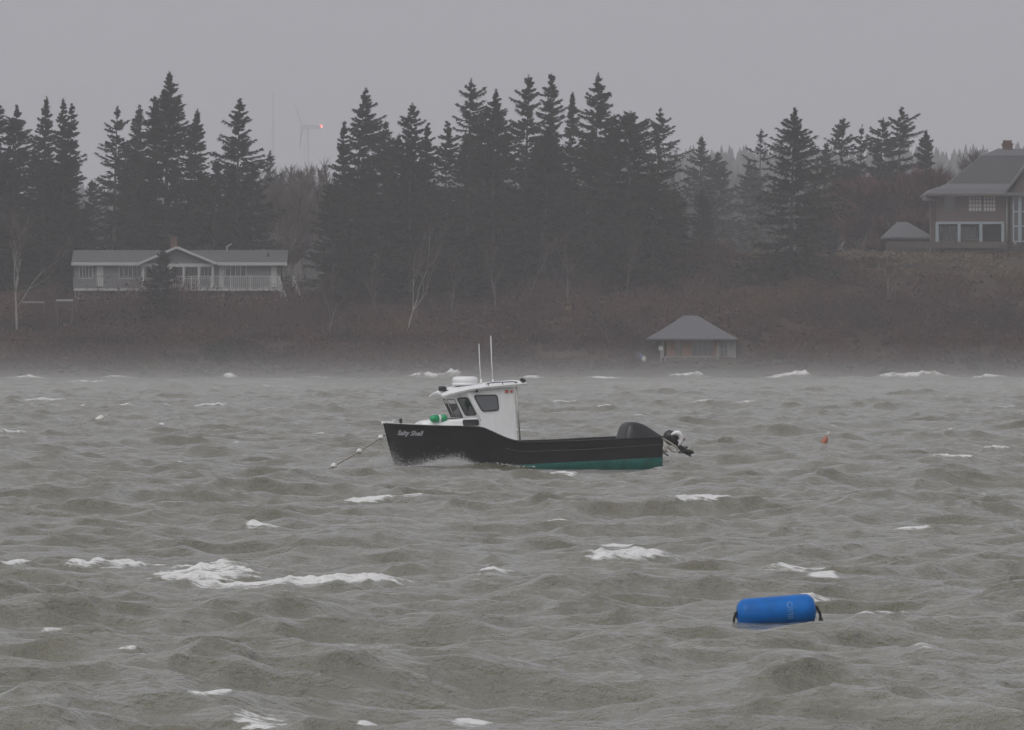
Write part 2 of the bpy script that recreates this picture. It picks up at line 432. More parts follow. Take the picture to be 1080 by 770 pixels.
# the trees of the skyline, left to right: (x, top, distance, half width in px, label, options)
SKY = [
 (-4, 100, 818, 44, 'dark spruce cut off by the left edge of the picture', dict(dense=1.2)),
 (18, 111, 812, 40, 'broad spruce at the far left with drooping limbs right of the cut-off one', dict(power=0.75, dense=1.1)),
 (49, 102, 822, 34, 'narrow steep-topped spruce left of the two thin twin spires', dict(power=0.95, dense=1.2, blunt=0.6)),
 (67, 104, 836, 30, 'left one of two thin twin spires above the left house roof end', dict(gap=0.35)),
 (76, 109, 830, 36, 'right one of two thin twin spires, ragged on its right side', dict(gap=0.3)),
 (124, 111, 850, 40, 'loose thin-topped spruce left of the big dense pointed one, sky showing through', dict(gap=0.5, dense=0.75, tip=0.2)),
 (147, 110, 842, 30, 'spruce with a blunt knobby top tucked left of the big pointed one', dict(blunt=1.0, power=0.7, gap=0.3)),
 (164, 101, 826, 26, 'slim spruce pressed against the left flank of the big pointed one', dict(dense=1.1)),
 (179, 75, 815, 52, 'biggest and densest pointed spruce, rising behind the left house chimney', dict(dense=1.6, gap=0.05, power=0.8)),
 (208, 115, 820, 36, 'slender sharp spruce on the right flank of the biggest pointed one', dict(dense=1.2, power=0.9)),
 (253, 104, 818, 46, 'spruce with long level limbs above the right end of the left house', dict(gap=0.3, power=0.7, dense=1.05)),
 (228, 168, 812, 30, 'low spruce filling the dip between two taller ones above the left house', dict(dense=1.2)),
 (285, 158, 1150, 22, 'small hazy spruce with a tufted top below the thin mast', dict(gap=0.5, tip=0.35)),
 (363, 128, 806, 34, 'spruce right of the red warning light, shoulder of the flag-shaped one', dict(dense=1.1, gap=0.25, flag=0.3)),
 (386, 94, 803, 50, 'flag-shaped spruce with a wind-bent solid top right of the red light', dict(dense=1.2, flag=0.5, tip=0.35, gap=0.3, power=0.7, sway=0.06)),
 (354, 188, 798, 36, 'low wide spruce at the right end of the left house, limbs over its stairs', dict(dense=1.3, power=0.6, low=0.1)),
 (435, 108, 808, 48, 'broad regular spruce alone above the birch, left of the tall middle stand', dict(power=0.75, dense=1.1, gap=0.3)),
 (451, 131, 812, 28, 'lower pointed spruce leaning on the right side of the broad regular one', dict(dense=1.1)),
 (497, 82, 812, 40, 'tall spruce with a bare neck and a thick tuft at the top', dict(tip=0.75, gap=0.6, power=0.55, dense=0.9)),
 (472, 128, 818, 34, 'spruce with a rounded loose shoulder left of the tufted tall one', dict(gap=0.4, power=0.6)),
 (523, 93, 808, 40, 'sharp evenly stepped spruce right of the tufted tall one', dict(power=0.8, dense=1.2)),
 (558, 78, 814, 36, 'left one of the two ragged tall spruces in the middle of the stand', dict(gap=0.45, tip=0.25, power=0.6, blunt=0.7)),
 (582, 78, 822, 34, 'right one of the two ragged tall spruces in the middle of the stand', dict(gap=0.4, tip=0.25, power=0.6, blunt=0.7)),
 (604, 97, 832, 28, 'slim spruce between the ragged pair and the tallest right-hand one', dict(gap=0.3)),
 (631, 76, 812, 46, 'tallest spruce of the right half of the stand, with layered upswept limbs', dict(power=0.7, gap=0.3, dense=1.1)),
 (648, 119, 818, 34, 'short-topped spruce just right of the tallest layered one', dict(gap=0.3)),
 (665, 117, 806, 54, 'wide round-shouldered spruce closing the right side of the dense stand', dict(power=0.5, dense=1.5, blunt=0.8, gap=0.15)),
 (690, 190, 800, 50, 'dark lower spruce at the foot of the stand above the boathouse roof', dict(power=0.6, dense=1.5)),
 (697, 112, 850, 40, 'open spruce with separate platforms of limbs right of the dense stand', dict(gap=0.6, power=0.55, dense=0.85, sway=0.03)),
 (740, 143, 1010, 40, 'greyer symmetrical spruce in the gap right of the dense stand', dict(dense=1.0, gap=0.3)),
 (757, 160, 1020, 44, 'second greyer spruce touching the right side of the symmetrical one', dict(gap=0.35, power=0.75)),
 (790, 167, 1060, 34, 'small grey spruce in the gap left of the thin clubbed one', dict(gap=0.3)),
 (803, 136, 980, 24, 'thin clubbed spruce with a bare red stem left of the big lone one', dict(gap=0.75, dense=0.5, tip=0.35, power=0.5, low=0.25)),
 (838, 114, 796, 58, 'big lone spruce with drooping layered limbs above the right slope', dict(power=0.78, dense=1.25, gap=0.25, blunt=0.8, low=0.03)),
 (862, 165, 1080, 26, 'pale faint spruce behind the right flank of the big lone one', dict(gap=0.5)),
 (872, 150, 910, 30, 'lower spruce at the left end of the row above the reddish thicket', dict(gap=0.3)),
 (889, 124, 905, 38, 'tall spruce with flat level limbs, second in the row above the reddish thicket', dict(gap=0.45, power=0.65, dense=0.95)),
 (909, 132, 930, 34, 'thin see-through spruce, third in the row above the reddish thicket', dict(gap=0.65, dense=0.65, power=0.65)),
 (931, 123, 915, 36, 'spruce with a flat tufted head left of the highest one by the right house', dict(gap=0.5, tip=0.3, power=0.6)),
 (951, 112, 905, 42, 'highest spruce of the row by the right house, long limbs reaching right', dict(gap=0.55, power=0.6, dense=0.9, tip=0.2, sway=0.03)),
 (977, 137, 900, 27, 'compact pointed spruce closest to the right house', dict(power=0.75, dense=1.2)),
 (172, 262, 789, 22, 'young dark spruce standing in front of the left house porch', dict(dense=1.6, power=0.85, low=0.03)),
]
for (px, yt, Y, w, lab, kw) in SKY:
    spruce_at(px, yt, Y, w, lab, **kw)

# the trees that fill the stands: copies of a few shapes, hidden among each other
protos = [spruce_mesh(900 + i, 13.0, 3.3, dense=1.15, gap=0.25, power=0.7) for i in range(5)]
rng = random.Random(21)
fill = []
for i in range(78):
    for _ in range(40):
        px = rng.uniform(-70, 745) if i < 58 else rng.uniform(855, 985)
        Y = rng.uniform(812, 870) if i < 58 else rng.uniform(915, 960)
        x = (px - 540) * Y / FPX
        if -37.5 < x < -16 and Y < 822: continue
        if 268 < px < 345: continue
        if all(math.hypot(x - a, (Y - b) * 0.7) > 2.2 for a, b in fill): break
    fill.append((x, Y))
    near = min(SKY, key=lambda s: abs(s[0] - px)); lim = near[1] + 26 + rng.random() * 60
    lo = [s[1] for s in SKY if abs(s[0] - px) < 30]; lim = max([lim, (max(lo) + 12) if lo else 190])
    if px > 850: lim = max(lim, 170)
    H = CZ + (HY - lim) * Y / FPX - ground(x, Y)
    cm, tm = protos[i % 5]
    if i < 58: lab = 'dark spruce lost in the shade inside the dense spruce stands'
    else: lab = 'dark spruce half hidden behind the reddish thicket by the right house'
    plant('spruce_tree', lab, 'spruces filling the dense stands' if i < 58 else 'spruces behind the reddish thicket', x, Y, cm, tm, scale=max(0.45, H / 13.0), rz=0.0)

def bare_tree_mesh(seed, H, r0, bark, twigs, split=0.45, spread=0.5, levels=4, lean=0.0, twig_n=1, tw=0.035):
    """leafless tree: trunk, forking limbs and a haze of fine twigs"""
    g = random.Random(seed); mb = MB(); tw_t = []; tints = []
    def limb(p, d, l, r, lev):
        n = 4; pts = [p]; q = Vector(p); dd = Vector(d)
        for i in range(n):
            dd = (dd + Vector((g.gauss(0, 0.10) + 0.02, g.gauss(0, 0.10), 0.07 if lev else 0.02))).normalized()
            q = q + dd * (l / n); pts.append(q.copy())
        r1 = r * 0.55
        mb.tube(pts, [r + (r1 - r) * i / n for i in range(n + 1)], 6 if lev < 2 else 4)
        if lev < levels:
            m = g.choice((2, 3, 3)) if lev else g.choice((3, 4))
            for k in range(m):
                i = g.randint(2, n) if lev else g.randint(2, n)
                a = g.uniform(0, 6.28); s = spread * g.uniform(0.6, 1.3)
                u, e1, e2 = basis(dd)
                nd = (dd + (e1 * math.cos(a) + e2 * math.sin(a)) * s).normalized()
                limb(pts[i], nd, l * g.uniform(0.5, 0.8), r1 * g.uniform(0.6, 0.95), lev + 1)
        if lev >= 2:
            for k in range(7 * twig_n):
                i = g.randint(1, n); a = g.uniform(0, 6.28); u, e1, e2 = basis(dd)
                nd = (dd * 0.9 + (e1 * math.cos(a) + e2 * math.sin(a)) * 0.7 + Vector((0.1, 0, 0.25))).normalized()
                e = pts[i] + nd * g.uniform(0.35, 1.0); w = e1 * tw
                tw_t.append((pts[i] - w, pts[i] + w, e)); tints.append(g.random())
    limb(Vector((0, 0, -0.4)), Vector((lean, 0, 1)).normalized(), H * split + 0.4, r0, 0)
    o = mb.build('trunk', bark); tme = o.data; bpy.data.objects.remove(o)
    V = np.array([list(p) for t in tw_t for p in t]); F = np.arange(len(V)).reshape(-1, 3)
    zmax = V[:, 2].max()
    me = np_mesh('crown', V, F); me.materials.append(twigs); set_tint(me, tints)
    return me, tme, zmax

def bare_at(px, ybase, ytop, Y, seed, label, kind='birch_tree', bark=None, twigs=None, group=None, r0=0.09, **kw):
    x = (px - 540) * Y / FPX; zb = CZ + (HY - ybase) * Y / FPX; zb = min(zb, ground(x, Y)); zt = CZ + (HY - ytop) * Y / FPX
    H = zt - zb
    cm, tm, zm = bare_tree_mesh(seed, H * 0.8, r0, bark or M_birch, twigs or M_twig, **kw)
    return plant(kind, label, group, x, Y, cm, tm, scale=H / zm, z=zb)

bare_at(17, 332, 212, 786, 3, 'pale bare birch with forking limbs at the far left of the bank', r0=0.11, split=0.5, spread=0.42)
bare_at(429, 345, 222, 784, 8, 'pale bare birch below the broad regular spruce, yellowed stem', r0=0.10, split=0.55, spread=0.35)
bare_at(601, 322, 235, 794, 12, 'thin bare stem among the dark spruces of the middle stand', kind='bare_tree', bark=M_greybark, r0=0.08, split=0.6, spread=0.3)
bare_at(645, 378, 318, 776, 14, 'small leaning bare tree left of the boathouse', kind='bare_tree', bark=M_greybark, r0=0.07, split=0.5, spread=0.45, lean=-0.22)
bare_at(345, 328, 282, 786, 15, 'curved bare sapling at the foot of the left house stairs', kind='bare_tree', bark=M_greybark, r0=0.07, split=0.6, lean=0.2)
bare_at(937, 333, 262, 790, 17, 'white bare birch trunk on the bank below the pavilion', r0=0.10, split=0.75, spread=0.3, lean=0.05)
bare_at(808, 330, 300, 790, 31, 'short bare stub stem on the slope under the big lone spruce', kind='bare_tree', bark=M_greybark, r0=0.05, split=0.7, spread=0.3)

for i, (px, yb, yt, sd, lab) in enumerate([(555, 335, 232, 71, 'bare grey trunk in front of the ragged spruce pair'), (473, 340, 262, 72, 'short bare trunk under the tufted tall spruce'), (522, 330, 248, 73, 'bare leaning trunk under the sharp evenly stepped spruce'), (660, 318, 240, 74, 'bare grey trunk at the right foot of the dense stand'), (395, 325, 262, 75, 'thin bare trunk under the flag-shaped spruce')]):
    bare_at(px, yb, yt, 797, sd, lab, kind='bare_tree', bark=M_greybark, r0=0.08, split=0.75, spread=0.3, lean=0.05 * (i % 3 - 1))

GT = 'bare trees in the gap under the thin mast'
for i, (px, yt, Y, s) in enumerate([(298, 170, 1010, 41), (312, 164, 960, 42), (327, 160, 930, 43), (338, 168, 980, 44), (290, 186, 900, 45), (318, 190, 880, 46), (305, 205, 860, 47), (272, 176, 1150, 48), (330, 172, 1130, 49), (345, 170, 1160, 50), (308, 168, 1180, 40)]):
    bare_at(px, 300, yt, Y, s, ['leftmost hazy grey bare tree in the gap right of the small tufted spruce', 'second hazy bare tree of the gap between the left house spruces and the flag spruce',
        'highest hazy bare tree of the gap, below the turbine nacelle', 'bare tree of the gap touching the flag-shaped spruce', 'lower bare tree in front of the gap, above the left house roof end',
        'low bushy bare tree in the middle of the gap', 'lowest bare tree in the gap, just above the left house roof', 'palest bare tree left of the small tufted spruce', 'palest bare tree behind the gap under the warning lamp', 'palest bare tree half behind the flag-shaped spruce', 'palest bare tree behind the gap under the turbine tower'][i], kind='bare_tree', bark=M_greybark, twigs=M_twig, r0=0.16, split=0.34, spread=0.55, twig_n=3, tw=0.05, group=GT)
RT = 'reddish leafless trees by the right house'
RL = ['low reddish bare tree right below the big lone spruce', 'reddish bare tree at the left of the thicket', 'brownish bare tree in the thicket under the flat-limbed spruce', 'brownish bare tree in the middle of the thicket',
      'tall reddish bare tree at the right of the thicket', 'reddest bare tree, under the compact spruce beside the right house', 'reddish bare tree against the left corner of the right house', 'low reddish bare tree behind the pavilion roof', 'low bare tree left of the pavilion roof']
for i, (px, yt, Y, s) in enumerate([(880, 198, 890, 51), (898, 182, 885, 52), (917, 184, 880, 53), (936, 176, 882, 54), (956, 172, 884, 55), (975, 166, 886, 56), (994, 178, 892, 57), (962, 214, 866, 58), (925, 218, 866, 59)]):
    bare_at(px, 290, yt, Y, s, RL[i], kind='bare_tree', bark=M_greybark, twigs=M_redtwig, r0=0.15, split=0.25, spread=0.75, twig_n=6, tw=0.055, group=RT)
for i, (px, yt, Y, s) in enumerate([(1012, 155, 1040, 61), (1031, 152, 1060, 62), (1003, 168, 980, 63)]):
    bare_at(px, 290, yt, Y, s, ['bare grey tree behind the left slope of the right house roof', 'bare grey tree reaching above the right house hip', 'low bare tree left of the right house roof'][i], kind='bare_tree', bark=M_greybark, twigs=M_twig, r0=0.14, split=0.32, spread=0.6, twig_n=4, tw=0.05, group='bare trees behind the right house')

# undergrowth: a thicket of stems and clumps over the whole bank
def undergrowth():
    g = np.random.default_rng(77)
    n = 26000
    x = g.uniform(-66, 66, n); Y = SHORE + 1.2 + g.random(n) ** 0.95 * 63
    gap = fbm(x / 3.2, Y / 3.2, 31)
    k = gap > 0.34; x, Y, gap = x[k], Y[k], gap[k]
    def boxed(x0, x1, y0, y1): return (x > x0) & (x < x1) & (Y > y0) & (Y < y1)
    bad = boxed(-38, -15.5, 797, 812) | boxed(10.2, 18.8, 765, 778) | boxed(31, 70, 824, 870)
    x, Y, gap = x[~bad], Y[~bad], gap[~bad]; n = len(x)
    z = terrain(x, Y)
    hgt = (0.3 + 1.9 * np.clip(gap - 0.38, 0, 1) * 2.4) * g.uniform(0.6, 1.5, n) * np.interp(Y, [768, 776, 800, 830], [0.5, 1.0, 1.0, 0.7])
    hgt = hgt * np.where((x > 18) & (Y > 794), np.interp(Y, [794, 802], [0.7, 0.3]), 1.0) * np.where((x > -38) & (x < -15) & (Y > 789) & (Y < 797.5), 1.9, 1.0)
    # a colour region for each thicket: rust, ochre, grey-brown, green
    reg = fbm(x / 7.0, Y / 4.0, 41, 3); reg = np.where((x > 20) & (Y > 806), 0.55 + 0.55 * reg, reg)
    for (qx, qy, rx, ry, am) in ((30, 813, 5, 6, 0.5), (34, 800, 6, 5, 0.42), (42, 798, 5, 4, 0.4), (38, 806, 8, 5, 0.3), (21, 800, 5, 4, -0.2), (-8, 786, 4, 4, 0.35), (12, 797, 4, 3, 0.3), (-22, 783, 6, 4, 0.15), (44, 786, 3, 3, 0.4), (5, 790, 5, 4, 0.2)):
        reg = reg + am * np.exp(-((x - qx) / rx) ** 2 - ((Y - qy) / ry) ** 2)
    T = []; tint = []
    for s in range(12):
        a = g.uniform(0, 6.28, n); sp = g.uniform(0.0, 0.55, n) * hgt; 
        bx, by = x + np.cos(a) * sp * 0.5, Y + np.sin(a) * sp * 0.5
        h = hgt * g.uniform(0.55, 1.1, n); lean = 0.12 * h
        w = g.uniform(0.02, 0.05, n)
        T.append(np.stack([np.stack([bx - w, by, z - 0.1], -1), np.stack([bx + w, by, z - 0.1], -1), np.stack([bx + np.cos(a) * sp + lean, by + np.sin(a) * sp, z + h], -1)], 1))
        tint.append(np.clip(reg * 0.9 + g.normal(0.08, 0.10, n), 0, 1))
        cx, cy, cz = bx + np.cos(a) * sp * 0.8, by + np.sin(a) * sp * 0.8, z + h * g.uniform(0.45, 1.0, n)
        q = g.normal(0, 0.115, (n, 3, 3)); q[:, :, 2] *= 0.8
        T.append(np.stack([cx, cy, cz], -1)[:, None, :] + q)
        tint.append(np.clip(reg * 1.0 + g.normal(0.0, 0.10, n), 0, 1))
    k = g.choice(n, 900, replace=False); sh = g.uniform(1.0, 2.6, 900); a = g.uniform(0, 6.28, 900); sw = g.uniform(0.012, 0.03, 900)
    T.append(np.stack([np.stack([x[k] - sw, Y[k], z[k]], -1), np.stack([x[k] + sw, Y[k], z[k]], -1), np.stack([x[k] + 0.2 * sh * np.cos(a) + 0.15 * sh, Y[k] + 0.1 * sh * np.sin(a), z[k] + sh], -1)], 1)); tint.append(g.uniform(0.6, 1.0, 900))
    T = np.concatenate(T); tint = np.concatenate(tint)
    V = T.reshape(-1, 3); F = np.arange(len(V)).reshape(-1, 3)
    me = np_mesh('undergrowth', V, F); me.materials.append(M_brush); set_tint(me, tint)
    o = bpy.data.objects.new('undergrowth', me); COL.objects.link(o)
    tag(o, 'rusty and ochre autumn thicket covering the whole bank', 'undergrowth', kind='stuff')
undergrowth()

# far wooded ridge, one mass
def distant_wood():
    g = np.random.default_rng(12); 
    Y = []; x = []
    for yy in np.arange(1250, 3450, 17.0):
        half = yy * 0.085; n = int(2 * half / 6.0)
        x.append(g.uniform(-half, half, n)); Y.append(yy + g.uniform(-8, 8, n))
    x = np.concatenate(x); Y = np.concatenate(Y)
    k = (fbm(x / 60, Y / 60, 71) > 0.36); x, Y = x[k], Y[k]; n = len(x)
    z = terrain(x, Y); H = g.uniform(7, 15, n); W = H * g.uniform(0.16, 0.24, n)
    Vs = []; 
    for tier in range(5):
        z0 = 0.10 + 0.18 * tier; z1 = min(1.0, z0 + 0.36); r = W * (1 - tier / 5.2)
        a0 = g.uniform(0, 6.28, n)
        for s in range(7):
            a = a0 + 6.283 * s / 7; b = a + 0.75
            rr = r * g.uniform(0.6, 1.2, n)
            P = np.stack([x + np.cos(a) * rr, Y + np.sin(a) * rr, z + H * z0], -1)
            Q = np.stack([x + np.cos(b) * rr, Y + np.sin(b) * rr, z + H * z0 * 0.96], -1)
            E = np.stack([x + 0 * rr, Y, z + H * z1], -1)
            Vs.append(np.stack([P, Q, E], 1))
    T = np.concatenate(Vs); V = T.reshape(-1, 3); F = np.arange(len(V)).reshape(-1, 3)
    me = np_mesh('distant_wood', V, F); me.materials.append(M_needle); set_tint(me, np.random.default_rng(3).random(len(F)) * 0.8)
    o = bpy.data.objects.new('distant_wood', me); COL.objects.link(o)
    tag(o, 'faint wooded ridge of small spruces far behind the shore', 'wood', kind='stuff')
distant_wood()

# ------------------------------------------------------------------ the sea
BOAT_POS = (0.10, 227.0); BOAT_RZ = R(200)
BUOY_Y = 101.0
BUOY_X = (818.5 - 540) * BUOY_Y / FPX
WIND = np.array([0.86, -0.51])            # the gale blows from the left and slightly off the far shore

def wave_tile(N=2048, L=230.0, lam=7.4, Hs=0.41, seed=7, chop=1.3):
    g = np.random.default_rng(seed)
    k1 = np.fft.fftfreq(N, 1.0 / N) * 2 * np.pi / L
    KX, KY = np.meshgrid(k1, k1); K = np.hypot(KX, KY); K[0, 0] = 1e-6
    kp = 2 * np.pi / lam
    c = (KX * WIND[0] + KY * WIND[1]) / K
    spread = np.where(c > 0, np.abs(c) ** np.where(K < 2.2 * kp, 7.0, 2.5), 0.0) + 0.02
    S = np.exp(-1.25 * (kp / K) ** 2) / K ** 3.85 * spread * np.exp(-(K * 0.05) ** 2)
    S *= 1 + 1.6 * np.exp(-((np.sqrt(K / kp) - 1) / 0.14) ** 2)
    S = np.where(K < kp * 0.35, 0, S); S[0, 0] = 0
    H = np.sqrt(S) * (g.normal(size=(N, N)) + 1j * g.normal(size=(N, N)))
    h = np.fft.ifft2(H); sc = (Hs / 4) / h.real.std(); H *= sc
    f = lambda M: np.fft.ifft2(M).real.astype(np.float32)
    h = f(H); dx = f(1j * KX / K * H) * chop; dy = f(1j * KY / K * H) * chop
    jxx = f(-KX * KX / K * H) * chop; jyy = f(-KY * KY / K * H) * chop; jxy = f(-KX * KY / K * H) * chop
    J = (1 + jxx) * (1 + jyy) - jxy ** 2
    return (h, dx, dy, J), N, L

# breaking crests: (x, y, half length px, height px, crest tilt, strength) read off the picture and set out on the water
CAPS = [(150, 603, 62, 13, -0.10, 1.25), (215, 612, 60, 11, -0.10, 1.1), (255, 621, 45, 9, -0.1, 1.0), (362, 619, 66, 14, 0.14, 1.3), (280, 566, 20, 9, 0, 1.2), (12, 606, 30, 9, -0.1, 1.1), (60, 638, 34, 6, -0.1, 0.8),
 (682, 599, 58, 11, -0.02, 1.3), (740, 542, 26, 9, -0.08, 1.2), (648, 578, 16, 7, 0.05, 1.0), (838, 603, 32, 6, -0.1, 0.8), (868, 617, 16, 7, -0.2, 0.9), (884, 632, 28, 10, 0.12, 1.1), (515, 612, 34, 5, 0, 0.5),
 (138, 690, 14, 10, 0, 0.7), (70, 661, 10, 6, 0, 0.6), (430, 750, 12, 12, 0, 0.8), (255, 746, 22, 9, -0.1, 0.6), (315, 763, 40, 7, 0.05, 0.6), (495, 767, 16, 8, 0, 0.8), (335, 685, 9, 5, 0, 0.6), (385, 688, 40, 4, 0, 0.4), (468, 659, 10, 5, 0, 0.5),
 (388, 530, 24, 6, 0, 0.9), (432, 531, 14, 4, 0, 0.7), (520, 522, 14, 4, 0, 0.5), (215, 548, 12, 4, 0, 0.4), (600, 508, 16, 4, 0, 0.6), 
 (672, 442, 12, 4, 0, 0.9), (712, 497, 30, 5, 0, 0.8), (46, 425, 22, 5, -0.05, 0.9), (72, 431, 14, 4, -0.1, 0.8), (135, 430, 20, 4, 0, 0.6), (205, 431, 36, 4, 0, 0.9), (262, 433, 18, 3, 0, 0.7), (163, 449, 10, 4, 0, 0.7),
 (240, 470, 14, 3, 0, 0.5), (333, 460, 16, 4, 0, 0.6), (176, 498, 14, 3, 0, 0.6), (540, 430, 12, 3, 0, 0.8), (560, 455, 14, 4, 0, 0.6), (600, 425, 18, 3, 0, 0.6), (640, 436, 12, 3, 0, 0.6),
 (735, 430, 14, 3, 0, 0.8), (830, 431, 16, 3, 0, 0.7), (813, 458, 12, 4, 0, 0.7), (900, 455, 18, 4, 0, 0.6), (990, 440, 24, 3, 0, 0.5), (1045, 480, 16, 4, 0, 0.5), (885, 481, 12, 5, -0.1, 0.8), (1010, 489, 30, 4, 0, 0.6), (770, 427, 26, 3, 0, 0.7),
 (965, 455, 14, 3, 0, 0.5), (1060, 434, 14, 3, 0, 0.6), (690, 470, 12, 3, 0, 0.4), (20, 460, 20, 3, 0, 0.4), (95, 405, 30, 3, 0, 0.5), (300, 410, 26, 3, 0, 0.5), (120, 510, 16, 3, 0, 0.35), (590, 550, 18, 4, 0, 0.35), (960, 560, 22, 4, 0, 0.35), (1020, 520, 20, 4, 0, 0.4), (930, 660, 30, 4, 0.1, 0.25), (1000, 690, 26, 5, 0, 0.3)]
SURF = [(462, 398, 26, 0.75), (478, 398, 10, 1.0), (440, 399, 14, 0.5), (830, 400, 26, 0.7), (846, 400, 12, 0.9), (960, 402, 26, 0.7), (985, 402, 18, 0.9), (935, 402, 10, 0.6), (712, 399, 30, 0.5), (640, 400, 24, 0.4), (735, 399, 12, 0.7), (242, 399, 10, 0.7), (30, 399, 24, 0.45), (120, 399, 20, 0.4), (330, 399, 18, 0.35), (1040, 402, 24, 0.5), (560, 400, 16, 0.4), (895, 402, 16, 0.35)]

SEA = {}
def sea():
    us = np.concatenate([-np.geomspace(2.2, 0.075, 26), np.arange(-0.072, 0.0722, 0.00022), np.geomspace(0.075, 2.2, 26)])
    ys = [-30.0, 0.0, 25.0, 45.0, 58.0]; y = 62.0
    while y < 792: ys.append(y); y += min(max(0.0014 * y, 0.16), 0.55)
    ys = np.array(ys)
    U, Y = np.meshgrid(us, ys); Y = Y.astype(np.float64); X = U * np.maximum(Y, 60.0)
    (h, dx, dy, J), N, L = wave_tile()
    def samp(A, x, y, L=L):
        fx = (x / L) * N; fy = (y / L) * N
        x0 = np.floor(fx).astype(np.int64); y0 = np.floor(fy).astype(np.int64); tx = (fx - x0).astype(np.float32); ty = (fy - y0).astype(np.float32)
        x1 = (x0 + 1) % N; y1 = (y0 + 1) % N; x0 %= N; y0 %= N
        return (A[y0, x0] * (1 - tx) + A[y0, x1] * tx) * (1 - ty) + (A[y1, x0] * (1 - tx) + A[y1, x1] * tx) * ty
    def field(X, Y):
        gust = 0.8 + 0.45 * fbm(X / 70.0, Y / 90.0, 13, 2)                # sets of higher and lower waves
        shallow = np.interp(Y, [600, 764], [1.0, 0.55])
        # calmer lee water just around the hull and the fender
        bx, by = X - BOAT_POS[0], Y - BOAT_POS[1]; c, s = math.cos(BOAT_RZ), math.sin(BOAT_RZ)
        lx, ly = bx * c + by * s, -bx * s + by * c
        kb = (1 - 0.85 * np.exp(-(lx / 4.4) ** 4 - ((ly - 4.2) / 7.0) ** 4)) * (1 - 0.75 * np.exp(-((lx - 5.0) / 1.9) ** 4 - ((ly - 0.5) / 2.6) ** 4))
        kf = 1 - 0.45 * np.exp(-((X - BUOY_X) / 0.9) ** 4 - ((Y - BUOY_Y + 2) / 3.5) ** 4)
        a = (gust * shallow * kb * kf).astype(np.float32)
        near = np.interp(Y, [55, 62], [0, 1]).astype(np.float32); a = a * near
        H = samp(h, X, Y) * a; DX = samp(dx, X, Y) * a; DY = samp(dy, X, Y) * a
        JJ = 1 + (samp(J, X, Y) - 1) * a
        foam = np.clip((0.42 - JJ) * 1.6, 0, 0.8) * np.interp(gust, [0.9, 1.15], [0.2, 1])
        return H, DX, DY, foam.astype(np.float32)
    H, DX, DY, foam = field(X, Y)
    lump = (fbm(X / 0.55, Y / 0.55, 3, 3) - 0.45)
    def sub(Yc, half):
        j0, j1 = np.searchsorted(ys, [Yc - half, Yc + half]); return slice(max(j0, 0), j1)
    for (px, py, hl, hp, tilt, st) in CAPS:
        # foam breaks off the highest water there is around the spot
        Yc = water_Y(py); xc = (px - 540) * Yc / FPX; ppm = FPX / Yc
        sa = hl / ppm; dep = 1.3 + 1.3 * sa
        sl = sub(Yc, dep * 2.2); x = X[sl] - xc; yy = Y[sl] - Yc
        ac = yy - 3.0 * tilt * x
        win = np.exp(-(x / (sa * 1.15)) ** 4 - (ac / dep) ** 4)
        inn = win > 0.5
        if inn.sum() < 8: continue
        base = H[sl] + min(0.10 if hl > 20 else 0.06, 0.14 * sa) * win * (1 - np.clip(ac / dep, -1, 1) ** 2)      # the crest stands up a little before it falls
        h0, h1 = np.percentile(base[inn], [20 if hl > 40 else 42, 97]); 
        m = np.clip((base - h0) / max(h1 - h0, 0.02), 0, 1) * win
        rag = 0.35 + 1.25 * fbm(x * 2.2 + py, yy * 0.9, int(px) + 5, 4)
        fl = m ** 0.7 * (0.95 + 0.65 * st) * rag
        H[sl] = base + min(0.10, 0.2 * sa) * np.minimum(fl, 1.2) * (fbm(x / 0.16, yy / 0.5, 6, 3) - 0.35) * min(1.0, ppm / 45)
        foam[sl] = np.maximum(foam[sl], fl)
    for (px, py, hl, ht) in SURF:
        Yc = SHORE - 3.5; xc = (px - 540) * Yc / FPX; sa = hl * Yc / FPX
        sl = sub(Yc, 9); x = X[sl] - xc; yy = Y[sl] - Yc
        ta = np.exp(-(x / sa) ** 2); b = np.exp(-(yy / 1.6) ** 2)
        H[sl] += 0.6 * ht * ta * b * (0.2 + 1.4 * np.clip(fbm(X[sl] / 0.38, Y[sl] / 0.8, int(px), 4), 0, 1)); foam[sl] = np.maximum(foam[sl], ta * b * 1.5)
    # bow wave and wake washing along the hull
    c, s = math.cos(BOAT_RZ), math.sin(BOAT_RZ)
    sl = sub(BOAT_POS[1], 9); bx, by = X[sl] - BOAT_POS[0], Y[sl] - BOAT_POS[1]; lx, ly = bx * c + by * s, -bx * s + by * c
    w1 = np.exp(-((lx - 1.2) / 1.5) ** 2 - ((ly - 1.25) / 0.55) ** 2); w2 = np.exp(-((lx + 3.9) / 1.0) ** 2 - ((ly - 0.4) / 0.9) ** 2)
    w3 = np.exp(-((lx - 3.2) / 0.5) ** 2 - (ly / 0.6) ** 2)
    H[sl] += 0.17 * w1 + 0.05 * w2 + 0.06 * w3; foam[sl] = np.maximum(foam[sl], 0.85 * np.exp(-((lx - 1.5) / 0.8) ** 2 - ((ly - 1.0) / 0.4) ** 2) + 0.5 * w2 + 0.6 * w3)
    H[sl] += lump[sl] * 0.08 * (w1 + w3); H[sl] -= 0.075 * np.exp(-(lx / 4.2) ** 4 - ((ly - 0.6) / 2.6) ** 4); H[sl] -= 0.08 * np.exp(-((lx + 1.6) / 2.0) ** 4 - ((ly - 1.9) / 1.5) ** 2)
    # a wave shouldering up in front of the fender's left end
    P = np.stack([X + DX, Y + DY, H], -1).reshape(-1, 3)
    ny, nx = X.shape; i = np.arange(nx * ny, dtype=np.int32).reshape(ny, nx)
    F = np.stack([i[:-1, :-1], i[:-1, 1:], i[1:, 1:], i[1:, :-1]], -1).reshape(-1, 4)
    me = np_mesh('water', P, F, True)
